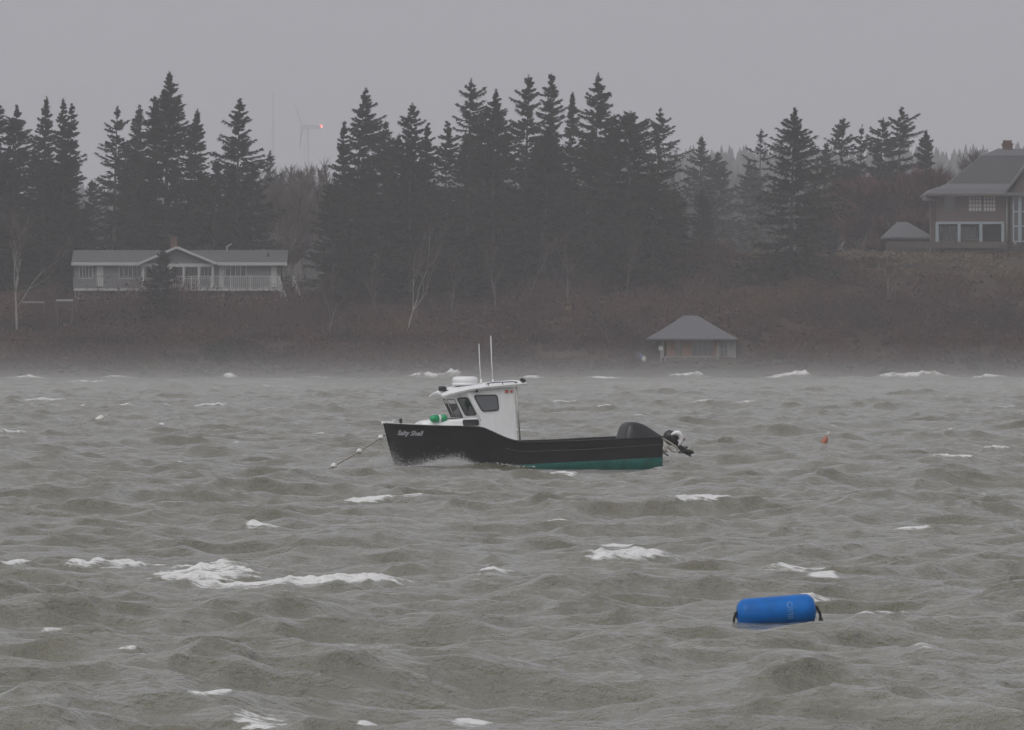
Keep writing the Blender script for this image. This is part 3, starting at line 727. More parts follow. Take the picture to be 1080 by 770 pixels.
    a = me.attributes.new('foam', 'FLOAT', 'POINT'); a.data.foreach_set('value', foam.astype(np.float32).ravel())
    SEA['f'] = lambda x, y: float(field(np.array([[x]], float), np.array([[y]], float))[0][0, 0])
    # ---- material
    m = bpy.data.materials.new('rough silty water'); m.use_nodes = True; t = m.node_tree; t.nodes.clear()
    N_ = t.nodes.new; lk = t.links.new
    out = N_('ShaderNodeOutputMaterial'); wat = N_('ShaderNodeBsdfPrincipled'); fo = N_('ShaderNodeBsdfPrincipled'); mix = N_('ShaderNodeMixShader')
    wat.inputs['Base Color'].default_value = (0.115, 0.110, 0.082, 1); wat.inputs['Roughness'].default_value = 0.09; wat.inputs['IOR'].default_value = 1.33
    fo.inputs['Base Color'].default_value = (0.72, 0.72, 0.71, 1); fo.inputs['Roughness'].default_value = 0.8
    tc = N_('ShaderNodeTexCoord')
    def noise(scale, stretch, detail, rot=-0.53, rough=0.6):
        mp = N_('ShaderNodeMapping'); mp.inputs['Scale'].default_value = stretch; mp.inputs['Rotation'].default_value = (0, 0, rot)
        n = N_('ShaderNodeTexNoise'); n.inputs['Scale'].default_value = scale; n.inputs['Detail'].default_value = detail; n.inputs['Roughness'].default_value = rough
        lk(tc.outputs['Object'], mp.inputs[0]); lk(mp.outputs[0], n.inputs['Vector']); return n
    r1 = noise(2.6, (1.0, 0.45, 1.0), 5); r2 = noise(9.0, (1.0, 0.5, 1.0), 4)
    b1 = N_('ShaderNodeBump'); b1.inputs['Strength'].default_value = 1.0; b1.inputs['Distance'].default_value = 0.12
    b2 = N_('ShaderNodeBump'); b2.inputs['Strength'].default_value = 1.0; b2.inputs['Distance'].default_value = 0.075
    lk(r1.outputs[0], b1.inputs['Height']); lk(r2.outputs[0], b2.inputs['Height']); lk(b1.outputs[0], b2.inputs['Normal'])
    r3 = noise(24.0, (1.0, 0.4, 1.0), 3); b3 = N_('ShaderNodeBump'); b3.inputs['Strength'].default_value = 1.0; b3.inputs['Distance'].default_value = 0.015
    lk(r3.outputs[0], b3.inputs['Height']); lk(b2.outputs[0], b3.inputs['Normal']); lk(b3.outputs[0], wat.inputs['Normal'])
    # silt clouds in the water
    sil = noise(0.12, (1, 1, 1), 4); rp = N_('ShaderNodeValToRGB'); e = rp.color_ramp.elements
    e[0].position = 0.35; e[0].color = (0.126, 0.123, 0.084, 1); e[1].position = 0.7; e[1].color = (0.160, 0.154, 0.109, 1)
    lk(sil.outputs[0], rp.inputs[0]); lk(rp.outputs[0], wat.inputs['Base Color'])
    at = N_('ShaderNodeAttribute'); at.attribute_name = 'foam'
    f1 = noise(3.4, (0.7, 1.2, 1.0), 10, -0.2, 0.78); f2 = noise(0.5, (0.35, 1.6, 1.0), 10, -0.53, 0.78)
    def mth(op, a, b):
        n = N_('ShaderNodeMath'); n.operation = op
        for k, v in ((0, a), (1, b)):
            if isinstance(v, (int, float)): n.inputs[k].default_value = v
            else: lk(v, n.inputs[k])
        return n.outputs[0]
    s1 = mth('SUBTRACT', mth('ADD', mth('MULTIPLY', at.outputs['Fac'], 0.56), mth('MULTIPLY', f1.outputs[0], 2.1)), 1.45)
    g1 = N_('ShaderNodeMapRange'); g1.interpolation_type = 'SMOOTHSTEP'; g1.inputs['From Min'].default_value = 0.0; g1.inputs['From Max'].default_value = 0.26
    lk(s1, g1.inputs['Value'])
    # thin old foam drawn out in wind streaks
    g2 = N_('ShaderNodeMapRange'); g2.interpolation_type = 'SMOOTHSTEP'; g2.inputs['From Min'].default_value = 0.53; g2.inputs['From Max'].default_value = 0.80; g2.inputs['To Max'].default_value = 0.34
    lk(f2.outputs[0], g2.inputs['Value'])
    fac = mth('MAXIMUM', g1.outputs[0], g2.outputs[0])
    fb = N_('ShaderNodeBump'); fb.inputs['Strength'].default_value = 0.8; fb.inputs['Distance'].default_value = 0.12
    fn = noise(5.0, (1, 1, 1), 6); lk(fn.outputs[0], fb.inputs['Height']); lk(fb.outputs[0], fo.inputs['Normal'])
    lk(fac, mix.inputs[0]); lk(wat.outputs[0], mix.inputs[1]); lk(fo.outputs[0], mix.inputs[2]); lk(mix.outputs[0], out.inputs['Surface'])
    me.materials.append(m)
    o = bpy.data.objects.new('water', me); COL.objects.link(o); tag(o, kind='structure')
sea()

# ------------------------------------------------------------------ the boat (built bow at s = 0, port side p > 0, then s -> -x)
BL = 6.62; MID = 3.3
def bt(s, p, z): return (MID - s, p, z)
def sheer_z(s): return float(np.interp(s, [0, 0.5, 1.0, 1.7, 2.0, 2.15, 2.35, 2.6, 2.8, 3.0, 3.3, 4.5, 5.5, 6.62], [1.02, 0.99, 0.97, 0.955, 0.945, 0.915, 0.82, 0.70, 0.635, 0.595, 0.585, 0.61, 0.655, 0.70]))
def sheer_b(s): return float(np.interp(s, [0, 0.15, 0.4, 0.8, 1.2, 1.7, 2.2, 3.0, 4.0, 5.5, 6.62], [0.03, 0.16, 0.36, 0.58, 0.75, 0.88, 0.97, 1.04, 1.07, 1.05, 0.99]))
def water_b(s): return float(np.interp(s, [0.25, 0.6, 1.0, 1.5, 2.2, 3.0, 4.0, 5.5, 6.62], [0.02, 0.16, 0.34, 0.56, 0.79, 0.92, 0.98, 0.97, 0.92]))
def boot_z(s): return float(np.interp(s, [0, 3.2, 6.62], [-0.12, 0.06, 0.205]))
def stem_s(z): return max(0.0, (1.02 - z)) * 0.275
def hull_p(s, z):
    """half-beam of the hull side at a height, flared towards the bow"""
    zs = sheer_z(s); B = sheer_b(s); W = water_b(max(s, 0.26))
    k = min(1.0, max(0.0, z / zs))
    p = W + (B - W) * k ** 1.15
    e = (s - stem_s(z)) / 0.9
    if e < 1: p = min(p, max(0.012, sheer_b(0.02) + (p - 0.03) * max(0, e) ** 0.75))
    return p

boat = empty('motor_boat', (BOAT_POS[0], BOAT_POS[1], 0.02), BOAT_RZ)
tag(boat, 'small black workboat with white wheelhouse and green bottom riding at its mooring', 'boat')

def hull():
    mb = MB(); n = 46
    for side in (1, -1):
        P = []; 
        for i in range(n + 1):
            t = (i / n) ** 1.25; row = []
            s_top = t * BL
            zs = sheer_z(s_top); zg = boot_z(s_top)
            zz = [zs, zs - 0.05, zs * 0.8 + zg * 0.2, zs * 0.6 + zg * 0.4, zs * 0.4 + zg * 0.6, zs * 0.2 + zg * 0.8, zg]
            for z in zz:
                s = stem_s(z) + t * (BL + 0.02 * (z - 0.7) - stem_s(z)); row.append(bt(s, side * hull_p(s, z), z))
            P.append(row)
        mb.grid(P, 0)
        Q = []
        for i in range(n + 1):
            t = (i / n) ** 1.25; s_top = t * BL; zg = boot_z(s_top); row = [P[i][-1]]
            for z, k in ((-0.12, 1.0), (-0.22, 0.8), (-0.34, 0.02)):
                z = min(z, zg - 0.02) if k == 1.0 else z
                s = stem_s(z) + t * (BL - stem_s(z))
                pp = hull_p(s, 0.0) * k * min(1, max(0.0, (s - stem_s(z)) / 0.5)); row.append(bt(s, side * max(pp, 0.008), z))
            Q.append(row)
        mb.grid(Q, 1)
    # transom
    zs = sheer_z(BL); zg = boot_z(BL); b = sheer_b(BL)
    cuts = [zs, zs * 0.6 + zg * 0.4, zg]
    T = [[bt(BL, -hull_p(BL, z), z), bt(BL, hull_p(BL, z), z)] for z in cuts]
    mb.grid(T, 0, False)
    T = [[bt(BL, -hull_p(BL, zg), zg), bt(BL, hull_p(BL, zg), zg)], [bt(BL, -hull_p(BL, 0), -0.12), bt(BL, hull_p(BL, 0), -0.12)], [bt(BL, -0.7, -0.22), bt(BL, 0.7, -0.22)], [bt(BL, -0.02, -0.34), bt(BL, 0.02, -0.34)]]
    mb.grid(T, 1, False)
    mb.build('hull', [M_hull, M_green], boat)
hull()
# gunwale, rub rails
for side in (1, -1):
    mb = MB()
    mb.tube([bt(s, side * (sheer_b(s) + 0.008), sheer_z(s) - 0.015) for s in np.linspace(0.02, BL, 60)], 0.022, 6)
    mb.build('gunwale_rail', M_rubber, boat)
    mb = MB()
    mb.tube([bt(s, side * (hull_p(s, sheer_z(s) - 0.22) + 0.008), sheer_z(s) - 0.22 + 0.01 * (s - 5)) for s in np.linspace(2.7, BL, 40)], 0.016, 6)
    mb.build('rub_strake', M_strake, boat)
# foredeck, side decks and cockpit
mb = MB(); P = []
for s in np.linspace(0.03, 3.0, 26):
    b = sheer_b(s) - 0.01; z = min(sheer_z(s), 1.02) - 0.012
    P.append([bt(s, b, z), bt(s, b * 0.5, z + 0.025), bt(s, 0, z + 0.03), bt(s, -b * 0.5, z + 0.025), bt(s, -b, z)])
mb.grid(P); mb.build('foredeck', M_deck, boat)
mb = MB()
S = np.linspace(2.98, BL - 0.03, 26)
for side in (1, -1):
    mb.grid([[bt(s, side * (sheer_b(s) - 0.0), sheer_z(s) - 0.004), bt(s, side * (sheer_b(s) - 0.13), sheer_z(s) - 0.004), bt(s, side * (sheer_b(s) - 0.14), 0.22)] for s in S], 0, False)
mb.grid([[bt(s, sheer_b(s) - 0.14, 0.22), bt(s, -sheer_b(s) + 0.14, 0.22)] for s in S], 1, False)
mb.build('cockpit', [M_hull, M_deck], boat)
# black rounded housing on the port quarter
mb = MB(); P = []
prof = [(5.66, 0.60), (5.69, 0.76), (5.73, 0.90), (5.78, 0.995), (5.86, 1.035), (5.96, 1.04), (6.08, 1.02), (6.22, 0.965), (6.36, 0.88), (6.48, 0.79), (6.58, 0.725), (6.66, 0.69)]
for s, z in prof:
    b = sheer_b(min(s, BL)); zb = sheer_z(min(s, BL)) - 0.03; row = []
    for k in range(13):
        a = -1 + 2 * k / 12.0
        e = (1 - abs(a) ** 5) ** 0.35
        row.append(bt(s + 0.05 * (1 - e), (b - 0.015) * 0.63 + a * (b - 0.015) * 0.37, zb + max(0, z - zb) * e))
    P.append(row)
mb.grid(P)
mb.build('quarter_housing', M_hull, boat)
mb = MB(); mb.tube([bt(0.05, 0.0, 1.035), bt(-0.04, 0, 1.03), bt(-0.02, 0, 0.99)], 0.03, 8); mb.box(bt(0.12, 0, 1.035), (0.26, 0.12, 0.05)); mb.tube([bt(0.2, 0.09, 1.0), bt(0.2, 0.09, 1.09), bt(0.26, 0.09, 1.09)], 0.012, 6)
mb.build('bow_roller', M_plastic, boat, 0.006)
mb = MB(); mb.box(bt(0.42, 0.02, 1.06), (0.05, 0.05, 0.13)); mb.tube([bt(0.42, -0.1, 1.08), bt(0.42, 0.14, 1.08)], 0.016, 6); mb.build('mooring_bitt', M_dark, boat)

# low trunk cabin ahead of the wheelhouse
mb = MB(); P = []
for s, p, zt in ((0.86, 0.30, 1.02), (0.94, 0.36, 1.05), (1.2, 0.54, 1.08), (1.7, 0.74, 1.12), (2.12, 0.86, 1.145)):
    P.append([bt(s, p, 0.93), bt(s + 0.01, p - 0.015, zt - 0.03), bt(s + 0.02, p - 0.05, zt), bt(s + 0.02, 0, zt + 0.03), bt(s + 0.02, -p + 0.05, zt), bt(s + 0.01, -p + 0.015, zt - 0.03), bt(s, -p, 0.93)])
mb.grid(P, 0, False); mb.add(P[0], [tuple(range(7))]); mb.add(P[-1], [tuple(range(7))])
trunk_cabin = mb.build('trunk_cabin', M_white, boat, 0.02)

def window(parent, name, quad, r, frame, proud, glass, inner=None):
    """a pane with a rubber gasket, laid on a wall; quad in boat coordinates, clockwise from top left seen from outside"""
    q = [Vector(v) for v in quad]; nrm = (q[1] - q[0]).cross(q[3] - q[0]).normalized() * -1
    c = sum(q, Vector()) / 4
    ring = rounded(q, r, 5); fr = MB(); fr.tube([v + nrm * proud for v in ring], frame, 6, close=True)
    fo = fr.build(name, M_rubber, parent)
    g = MB(); g.slab([v + nrm * (proud - 0.006) for v in ring], nrm * 0.008); g.build('pane', glass, fo)
    return fo

# wheelhouse walls
def S2(z): k = (z - 1.12) / 0.68; return k
def wl(corner, z):
    """wheelhouse corners: 0 side/quarter, 1 quarter/front, at a height; the front leans forward"""
    k = S2(z); s0, s1, p0, p1 = ((2.09, 1.75, 0.90, 0.86), (1.85, 1.53, 0.42, 0.42))[corner]
    return (s0 + (s1 - s0) * k, p0 + (p1 - p0) * k)
ZB, ZT = 1.10, 1.84
mb = MB()
def side_poly(side):
    pts = []
    s, p = wl(0, ZT - 0.02); pts.append((s, p, ZT - 0.03))
    s, p = wl(0, ZB); pts.append((s, p, ZB)); pts.append((2.10, 0.905, 0.93))
    for ss in (2.2, 2.35, 2.5, 2.65, 2.8, 2.92, 3.0): pts.append((ss, 0.925, sheer_z(ss) - 0.03))
    pts.append((2.93, 0.865, 1.86))
    return [bt(a, side * b, c) for a, b, c in pts]
for side in (1, -1):
    mb.slab(side_poly(side), (0, -side * 0.045, 0))
    a0 = wl(0, ZB); a1 = wl(0, ZT); b0 = wl(1, ZB); b1 = wl(1, ZT - 0.02)
    q = [bt(a0[0], side * a0[1], ZB), bt(a1[0], side * a1[1], ZT - 0.02), bt(b1[0], side * b1[1], ZT - 0.06), bt(b0[0], side * b0[1], ZB)]
    mb.slab(q, Vector((-0.04, -side * 0.02, 0)))
b0 = wl(1, ZB); b1 = wl(1, ZT)
mb.slab([bt(b0[0], -b0[1], ZB), bt(b0[0], b0[1], ZB), bt(b1[0], b1[1], ZT - 0.06), bt(b1[0], -b1[1], ZT - 0.06)], (-0.045, 0, 0))
walls = mb.build('wheelhouse', M_white, boat, 0.008)
# windows on the port and starboard sides
def on_side(side, s, z):
    k = S2(z); p = 0.905 + (0.86 - 0.905) * k if s < 2.2 else 0.915 + (0.862 - 0.915) * (z - 0.9) / 0.95
    return bt(s, side * (p + 0.002), z)
for side in (1, -1):
    q = [on_side(side, 1.925, 1.665), on_side(side, 2.50, 1.675), on_side(side, 2.535, 1.325), on_side(side, 2.13, 1.30)]
    if side < 0: q = [q[1], q[0], q[3], q[2]]
    window(walls, 'side_window', q, 0.07, 0.016, 0.006, M_glass_sky)
    def qp(t, z):
        a, b = wl(0, z), wl(1, z); return bt(a[0] + (b[0] - a[0]) * t, side * (a[1] + (b[1] - a[1]) * t), z)
    q = [qp(0.84, 1.60), qp(0.14, 1.62), qp(0.12, 1.22), qp(0.80, 1.20)]
    if side < 0: q = [q[1], q[0], q[3], q[2]]
    window(walls, 'quarter_window', q, 0.06, 0.014, 0.012, M_glass)
def fp(p, z): return bt(wl(1, z)[0], p, z)
for pa, pb in ((-0.13, 0.395), (-0.39, -0.235)):
    q = [fp(pa, 1.58), fp(pb, 1.58), fp(pb, 1.15), fp(pa, 1.15)]
    window(walls, 'front_window', q, 0.05, 0.013, 0.012, M_glass)
for side in (1, -1):
    q = [bt(1.70, side * 0.762, 1.09), bt(2.04, side * 0.862, 1.10), bt(2.05, side * 0.864, 0.98), bt(1.71, side * 0.766, 0.975)]
    if side < 0: q = [q[1], q[0], q[3], q[2]]
    window(trunk_cabin, 'cabin_window', q, 0.03, 0.012, 0.012, M_glass)

# roof: thin cambered visor roof overhanging front and back
mb = MB(); P = []
def roof_edge(s): return float(np.interp(s, [1.30, 1.36, 1.5, 1.72, 1.9, 3.24], [0.50, 0.58, 0.70, 0.90, 0.97, 0.97]))
def roof_z(s): return float(np.interp(s, [1.30, 1.45, 1.7, 2.0, 2.5, 3.24], [1.66, 1.715, 1.79, 1.845, 1.89, 1.95]))
for s in (1.30, 1.36, 1.42, 1.5, 1.6, 1.72, 1.9, 2.2, 2.6, 3.0, 3.24):
    e = roof_edge(s); z = roof_z(s); top = []; bot = []
    for k in range(9):
        a = -1 + k / 4.0; cz = 0.07 * (1 - a * a)
        top.append(bt(s, a * e, z + cz)); bot.append(bt(s + 0.01, a * (e - 0.02), z + cz - 0.045))
    P.append(top + bot[::-1])
mb.grid(P, 0, False, loop=True); mb.add(P[0], [tuple(range(18))]); mb.add(P[-1], [tuple(range(18))])
roof = mb.build('roof', M_white, boat)
mb = MB(); M = Matrix.Translation(bt(1.98, 0.12, 1.895))
mb.lathe([(0.295, 0.0), (0.31, 0.02), (0.31, 0.05), (0.295, 0.065), (0.295, 0.075), (0.305, 0.085), (0.295, 0.16), (0.27, 0.195), (0.2, 0.21), (0.0, 0.215)], 32, 0, M); mb.build('radar_dome', M_plastic, boat)
mb = MB()
mb.tube([bt(1.42, 0.28, 1.72), bt(1.42, 0.28, 1.78)], 0.025, 8); mb.lathe([(0.05, -0.07), (0.062, 0.0), (0.062, 0.09), (0.055, 0.1)], 12, 0, Matrix.Translation(bt(1.38, 0.28, 1.82)) @ Matrix.Rotation(R(90), 4, 'Y'))
mb.lathe([(0.035, -0.05), (0.045, 0.08)], 10, 0, Matrix.Translation(bt(1.46, 0.02, 1.80)) @ Matrix.Rotation(R(90), 4, 'Y')); mb.box(bt(1.5, 0.15, 1.78), (0.1, 0.3, 0.03))
mb.build('search_light', M_dark, boat)
mb = MB(); mb.tube([bt(2.26, 0.80, 1.93), bt(2.4, 0.82, 1.965), bt(2.9, 0.84, 1.985), bt(3.02, 0.85, 1.97)], 0.013, 6); 
for s in (2.3, 2.66, 2.98): mb.tube([bt(s, 0.835, 1.87 + 0.05 * (s - 2)), bt(s, 0.83, 1.945 + 0.05 * (s - 2))], 0.01, 6)
mb.build('roof_rail', M_dark, boat)
for s, p, zt, z0, r in ((2.32, 0.30, 2.87, 1.90, 0.013), (2.50, 0.62, 3.06, 1.90, 0.015)):
    mb = MB(); sl = 0.06
    mb.tube([bt(s, p, z0), bt(s - 0.01, p, z0 + 0.14)], 0.024, 8); mb.tube([bt(s - 0.01, p, z0 + 0.14), bt(s - 0.04, p, (z0 + zt) / 2), bt(s - sl, p, zt)], [r, r * 0.9, r * 0.7], 8)
    mb.build('antenna', M_plastic, boat)
mb = MB(); mb.tube([bt(3.16, 0.82, 1.93), bt(3.16, 0.82, 1.99)], 0.014, 6); mb.lathe([(0.02, -0.07), (0.045, -0.05), (0.05, 0.03), (0.035, 0.06)], 12, 0, Matrix.Translation(bt(3.16, 0.82, 2.02)) @ Matrix.Rotation(R(70), 4, 'Y'))
mb.build('deck_light', M_dark, boat)
mb = MB(); mb.box(bt(1.98, 0.93, 1.775), (0.05, 0.06, 0.07)); mb.tube([bt(1.98, 0.90, 1.8), bt(1.98, 0.95, 1.83)], 0.012, 6); mb.build('horn', M_dark, boat, 0.005)
for s, k in ((2.74, 0.075), (2.86, 0.055)): mb = MB(); mb.box(bt(s, 0.883, 1.76), (k, 0.02, k)); mb.build('side_light', M_red, boat, 0.004)
mb = MB(); mb.tube([bt(2.97, 0.90, 1.87), bt(3.05, 0.95, 0.57)], 0.022, 8); mb.build('grab_pole', M_metal, boat)

# lettering on the bow
def lettering(txt, size, place, name, m, parent, shear=0.25, off=0.02):
    cu = bpy.data.curves.new(name, 'FONT'); cu.body = txt; cu.size = size; cu.shear = shear; cu.resolution_u = 3; cu.offset = off * size
    o = bpy.data.objects.new(name, cu); COL.objects.link(o)
    bpy.context.view_layer.update()
    me = bpy.data.meshes.new_from_object(o.evaluated_get(bpy.context.evaluated_depsgraph_get()))
    bpy.data.objects.remove(o); bpy.data.curves.remove(cu)
    bm = bmesh.new(); bm.from_mesh(me); bmesh.ops.triangulate(bm, faces=bm.faces[:])
    bmesh.ops.subdivide_edges(bm, edges=[e for e in bm.edges if e.calc_length() > size * 0.3], cuts=2)
    for v in bm.verts: v.co = place(v.co.x, v.co.y)
    bm.to_mesh(me); bm.free(); me.materials.clear(); me.materials.append(m)
    q = bpy.data.objects.new(name, me); COL.objects.link(q); q.parent = parent
    return q
def on_bow(tx, ty):
    s = 0.30 + tx * 0.80; z = 0.745 + ty - 0.03 * tx
    return Vector(bt(s, hull_p(s, z) + 0.008, z))
lettering('Salty Shell', 0.155, on_bow, 'boat_name', M_letter, boat, 0.28, 0.03)

# outboard motor tilted up on its bracket
ob = MB()
def om(a, b, z): return bt(BL + a, b, z)     # a aft of the transom
mb = MB()
mb.box(om(0.07, 0.0, 0.48), (0.14, 0.34, 0.30)); mb.box(om(0.16, 0.12, 0.46), (0.2, 0.05, 0.22)); mb.box(om(0.16, -0.12, 0.46), (0.2, 0.05, 0.22))
motor = mb.build('outboard_bracket', M_dark, boat, 0.015)
ax = Vector((-0.72, 0.05, -0.69)).normalized()                      # leg points aft and down
Z0 = Vector(om(0.56, 0.1, 0.62))
Mo = Matrix.Translation(Z0) @ (-ax).to_track_quat('Z', 'Y').to_matrix().to_4x4()
mb = MB()
mb.lathe([(0.10, -0.10), (0.15, -0.06), (0.165, 0.02), (0.155, 0.12), (0.12, 0.2), (0.05, 0.235), (0, 0.24)], 16, 0, Mo)
cowl = mb.build('outboard_cowl', M_dark, boat)
mb = MB(); mb.tube([Z0 + Vector(v) for v in ((0.09, 0.17, 0.10), (0.0, 0.19, 0.155), (-0.10, 0.19, 0.13), (-0.165, 0.18, 0.04), (-0.15, 0.18, -0.07), (-0.09, 0.18, -0.15))], [0.03, 0.05, 0.066, 0.066, 0.05, 0.022], 10)
mb.lathe([(0.05, -0.03), (0.11, 0.0), (0.12, 0.05), (0.06, 0.1), (0, 0.105)], 14, 0, Matrix.Translation(Z0 + Vector((-0.085, 0.1, 0.1))))
mb.build('outboard_cap', M_plastic, boat)
mb = MB(); p0 = Z0 + ax * 0.05; mb.bar(p0, p0 + ax * 0.36, 0.14, 0.09); e = p0 + ax * 0.36
mb.bar(e - ax * 0.06, e - ax * 0.03, 0.34, 0.22); mb.tube([e + Vector((0.12, 0, 0.1)), e, e + Vector((-0.15, 0, -0.02)), e + Vector((-0.24, 0, -0.03))], [0.02, 0.06, 0.06, 0.03], 10)
mb.add([e + ax * 0.02 + Vector((0.1, 0.012, 0)), e + Vector((-0.14, 0.012, 0)), e + ax * 0.24 + Vector((-0.02, 0, 0)), e + ax * 0.02 + Vector((0.1, -0.012, 0)), e + Vector((-0.14, -0.012, 0))], [(0, 1, 2), (3, 2, 4), (0, 2, 3), (1, 4, 2), (0, 3, 4, 1)])
mb.build('outboard_leg', M_dark, boat, 0.01)
mb = MB(); hb = Z0 + Vector((-0.20, 0.10, 0.0))
mb.lathe([(0.05, -0.05), (0.055, 0.03), (0.02, 0.09)], 10, 0, Matrix.Translation(hb) @ Matrix.Rotation(R(-90), 4, 'Y'))
for k in range(3):
    a = 2.094 * k + 0.4; r = Vector((0, math.cos(a), math.sin(a))); w = Vector((0.05, -math.sin(a) * 0.06, math.cos(a) * 0.06))
    mb.slab([hb + r * 0.04 - w * 0.6, hb + r * 0.11 - w, hb + r * 0.125 + w * 0.6, hb + r * 0.05 + w * 0.8], (0.008, 0, 0))
mb.build('propeller', M_bronze, boat)

def free_rope(name, pts, r, m, label, cat, parent=None):
    """smooth rope through points"""
    P = [Vector(p) for p in pts]; out = []
    for i in range(len(P) - 1):
        a, b, c, d = P[max(i - 1, 0)], P[i], P[i + 1], P[min(i + 2, len(P) - 1)]
        for k in range(8):
            t = k / 8.0
            out.append(0.5 * ((2 * b) + (c - a) * t + (2 * a - 5 * b + 4 * c - d) * t * t + (3 * b - a - 3 * c + d) * t ** 3))
    out.append(P[-1]); mb = MB(); mb.tube(out, r, 6); o = mb.build(name, m, parent)
    if label: tag(o, label, cat)
    return o
bpy.context.view_layer.update()
BW = Matrix.Translation((BOAT_POS[0], BOAT_POS[1], 0.02)) @ Matrix.Rotation(BOAT_RZ, 4, 'Z')
def W(v): return BW @ Vector(v)
free_rope('rope', [W(om(-0.05, 1.0, 0.665)), W(om(0.17, 0.9, 0.56)), W(om(0.40, 0.78, 0.44)), W(om(0.44, 0.74, 0.37)), W(om(0.36, 0.74, 0.33)), W(om(0.24, 0.78, 0.40)), W(om(0.18, 0.8, 0.46)), W(om(0.14, 0.84, 0.40)), W(om(0.03, 0.95, 0.36)), W(om(0.0, 0.98, 0.42)), W(om(0.03, 0.97, 0.50))], 0.022, M_ropel, 'pale looped rope hanging off the black stern beside the outboard', 'rope')
mb = MB(); mb.tube([om(0.0, 0.55, 0.32), om(0.2, 0.5, 0.30), om(0.33, 0.42, 0.24)], 0.02, 8); mb.tube([om(0.0, 0.6, 0.06), om(0.18, 0.55, 0.09), om(0.34, 0.5, 0.12)], 0.012, 6); mb.tube([om(0.0, 0.75, -0.03), om(0.06, 0.78, -0.09)], 0.02, 6)
mb.box(om(0.1, 0.45, 0.33), (0.3, 0.3, 0.05)); mb.build('stern_bracket', M_metal, boat)

# painted lobster buoy lying on the foredeck
def spindle_buoy():
    z = 1.125; a, b = Vector(W(bt(0.98, 0.50, z))), Vector(W(bt(1.36, 0.50, z)))
    r = empty('lobster_buoy', a, 0); tag(r, 'green lobster buoy with a white band lying on the foredeck', 'buoy')
    q = (b - a).to_track_quat('Z', 'Y').to_matrix().to_4x4()
    mb = MB(); mb.lathe([(0.02, 0), (0.06, 0.01), (0.085, 0.05), (0.09, 0.10), (0.09, 0.20)], 18, 0, q); mb.lathe([(0.09, 0.25), (0.09, 0.36), (0.07, 0.40), (0.02, 0.405)], 18, 0, q); mb.build('buoy_body', M_buoyg, r)
    mb = MB(); mb.lathe([(0.091, 0.20), (0.093, 0.225), (0.091, 0.25)], 18, 0, q); mb.build('buoy_band', M_plastic, r)
    mb = MB(); mb.tube([q @ Vector((0, 0, 0.40)), q @ Vector((0.0, 0, 0.95))], 0.014, 6); mb.build('buoy_stick', M_dark, r)
spindle_buoy()

# mooring pennant with three floats
def mooring():
    a = W(bt(0.03, 0.0, 0.74)); Yw = 212.0; b = Vector(((320 - 540) * Yw / FPX, Yw, -0.12)); 
    r = empty('mooring_line', b, 0); tag(r, 'thin mooring rope strung with white floats running from the bow into the water', 'mooring line')
    pts = []
    for k in range(13):
        t = k / 12.0; v = a.lerp(b, t); v.z -= 0.05 * math.sin(math.pi * t) ; pts.append(v - b)
    mb = MB(); mb.tube(pts, 0.016, 6); mb.build('rope', M_rope, r)
    for t, s in ((0.05, 1.0), (0.325, 1.0), (0.64, 1.05)):
        i = t * 12; k = int(i); v = pts[k].lerp(pts[k + 1], i - k); d = (pts[k + 1] - pts[k])
        mb = MB(); mb.lathe([(0.012, -0.10 * s), (0.05 * s, -0.075 * s), (0.068 * s, -0.02 * s), (0.066 * s, 0.04 * s), (0.045 * s, 0.085 * s), (0.012, 0.1 * s)], 14, 0, Matrix.Translation(v) @ d.to_track_quat('Z', 'Y').to_matrix().to_4x4())
        mb.build('float', M_float, r)
mooring()

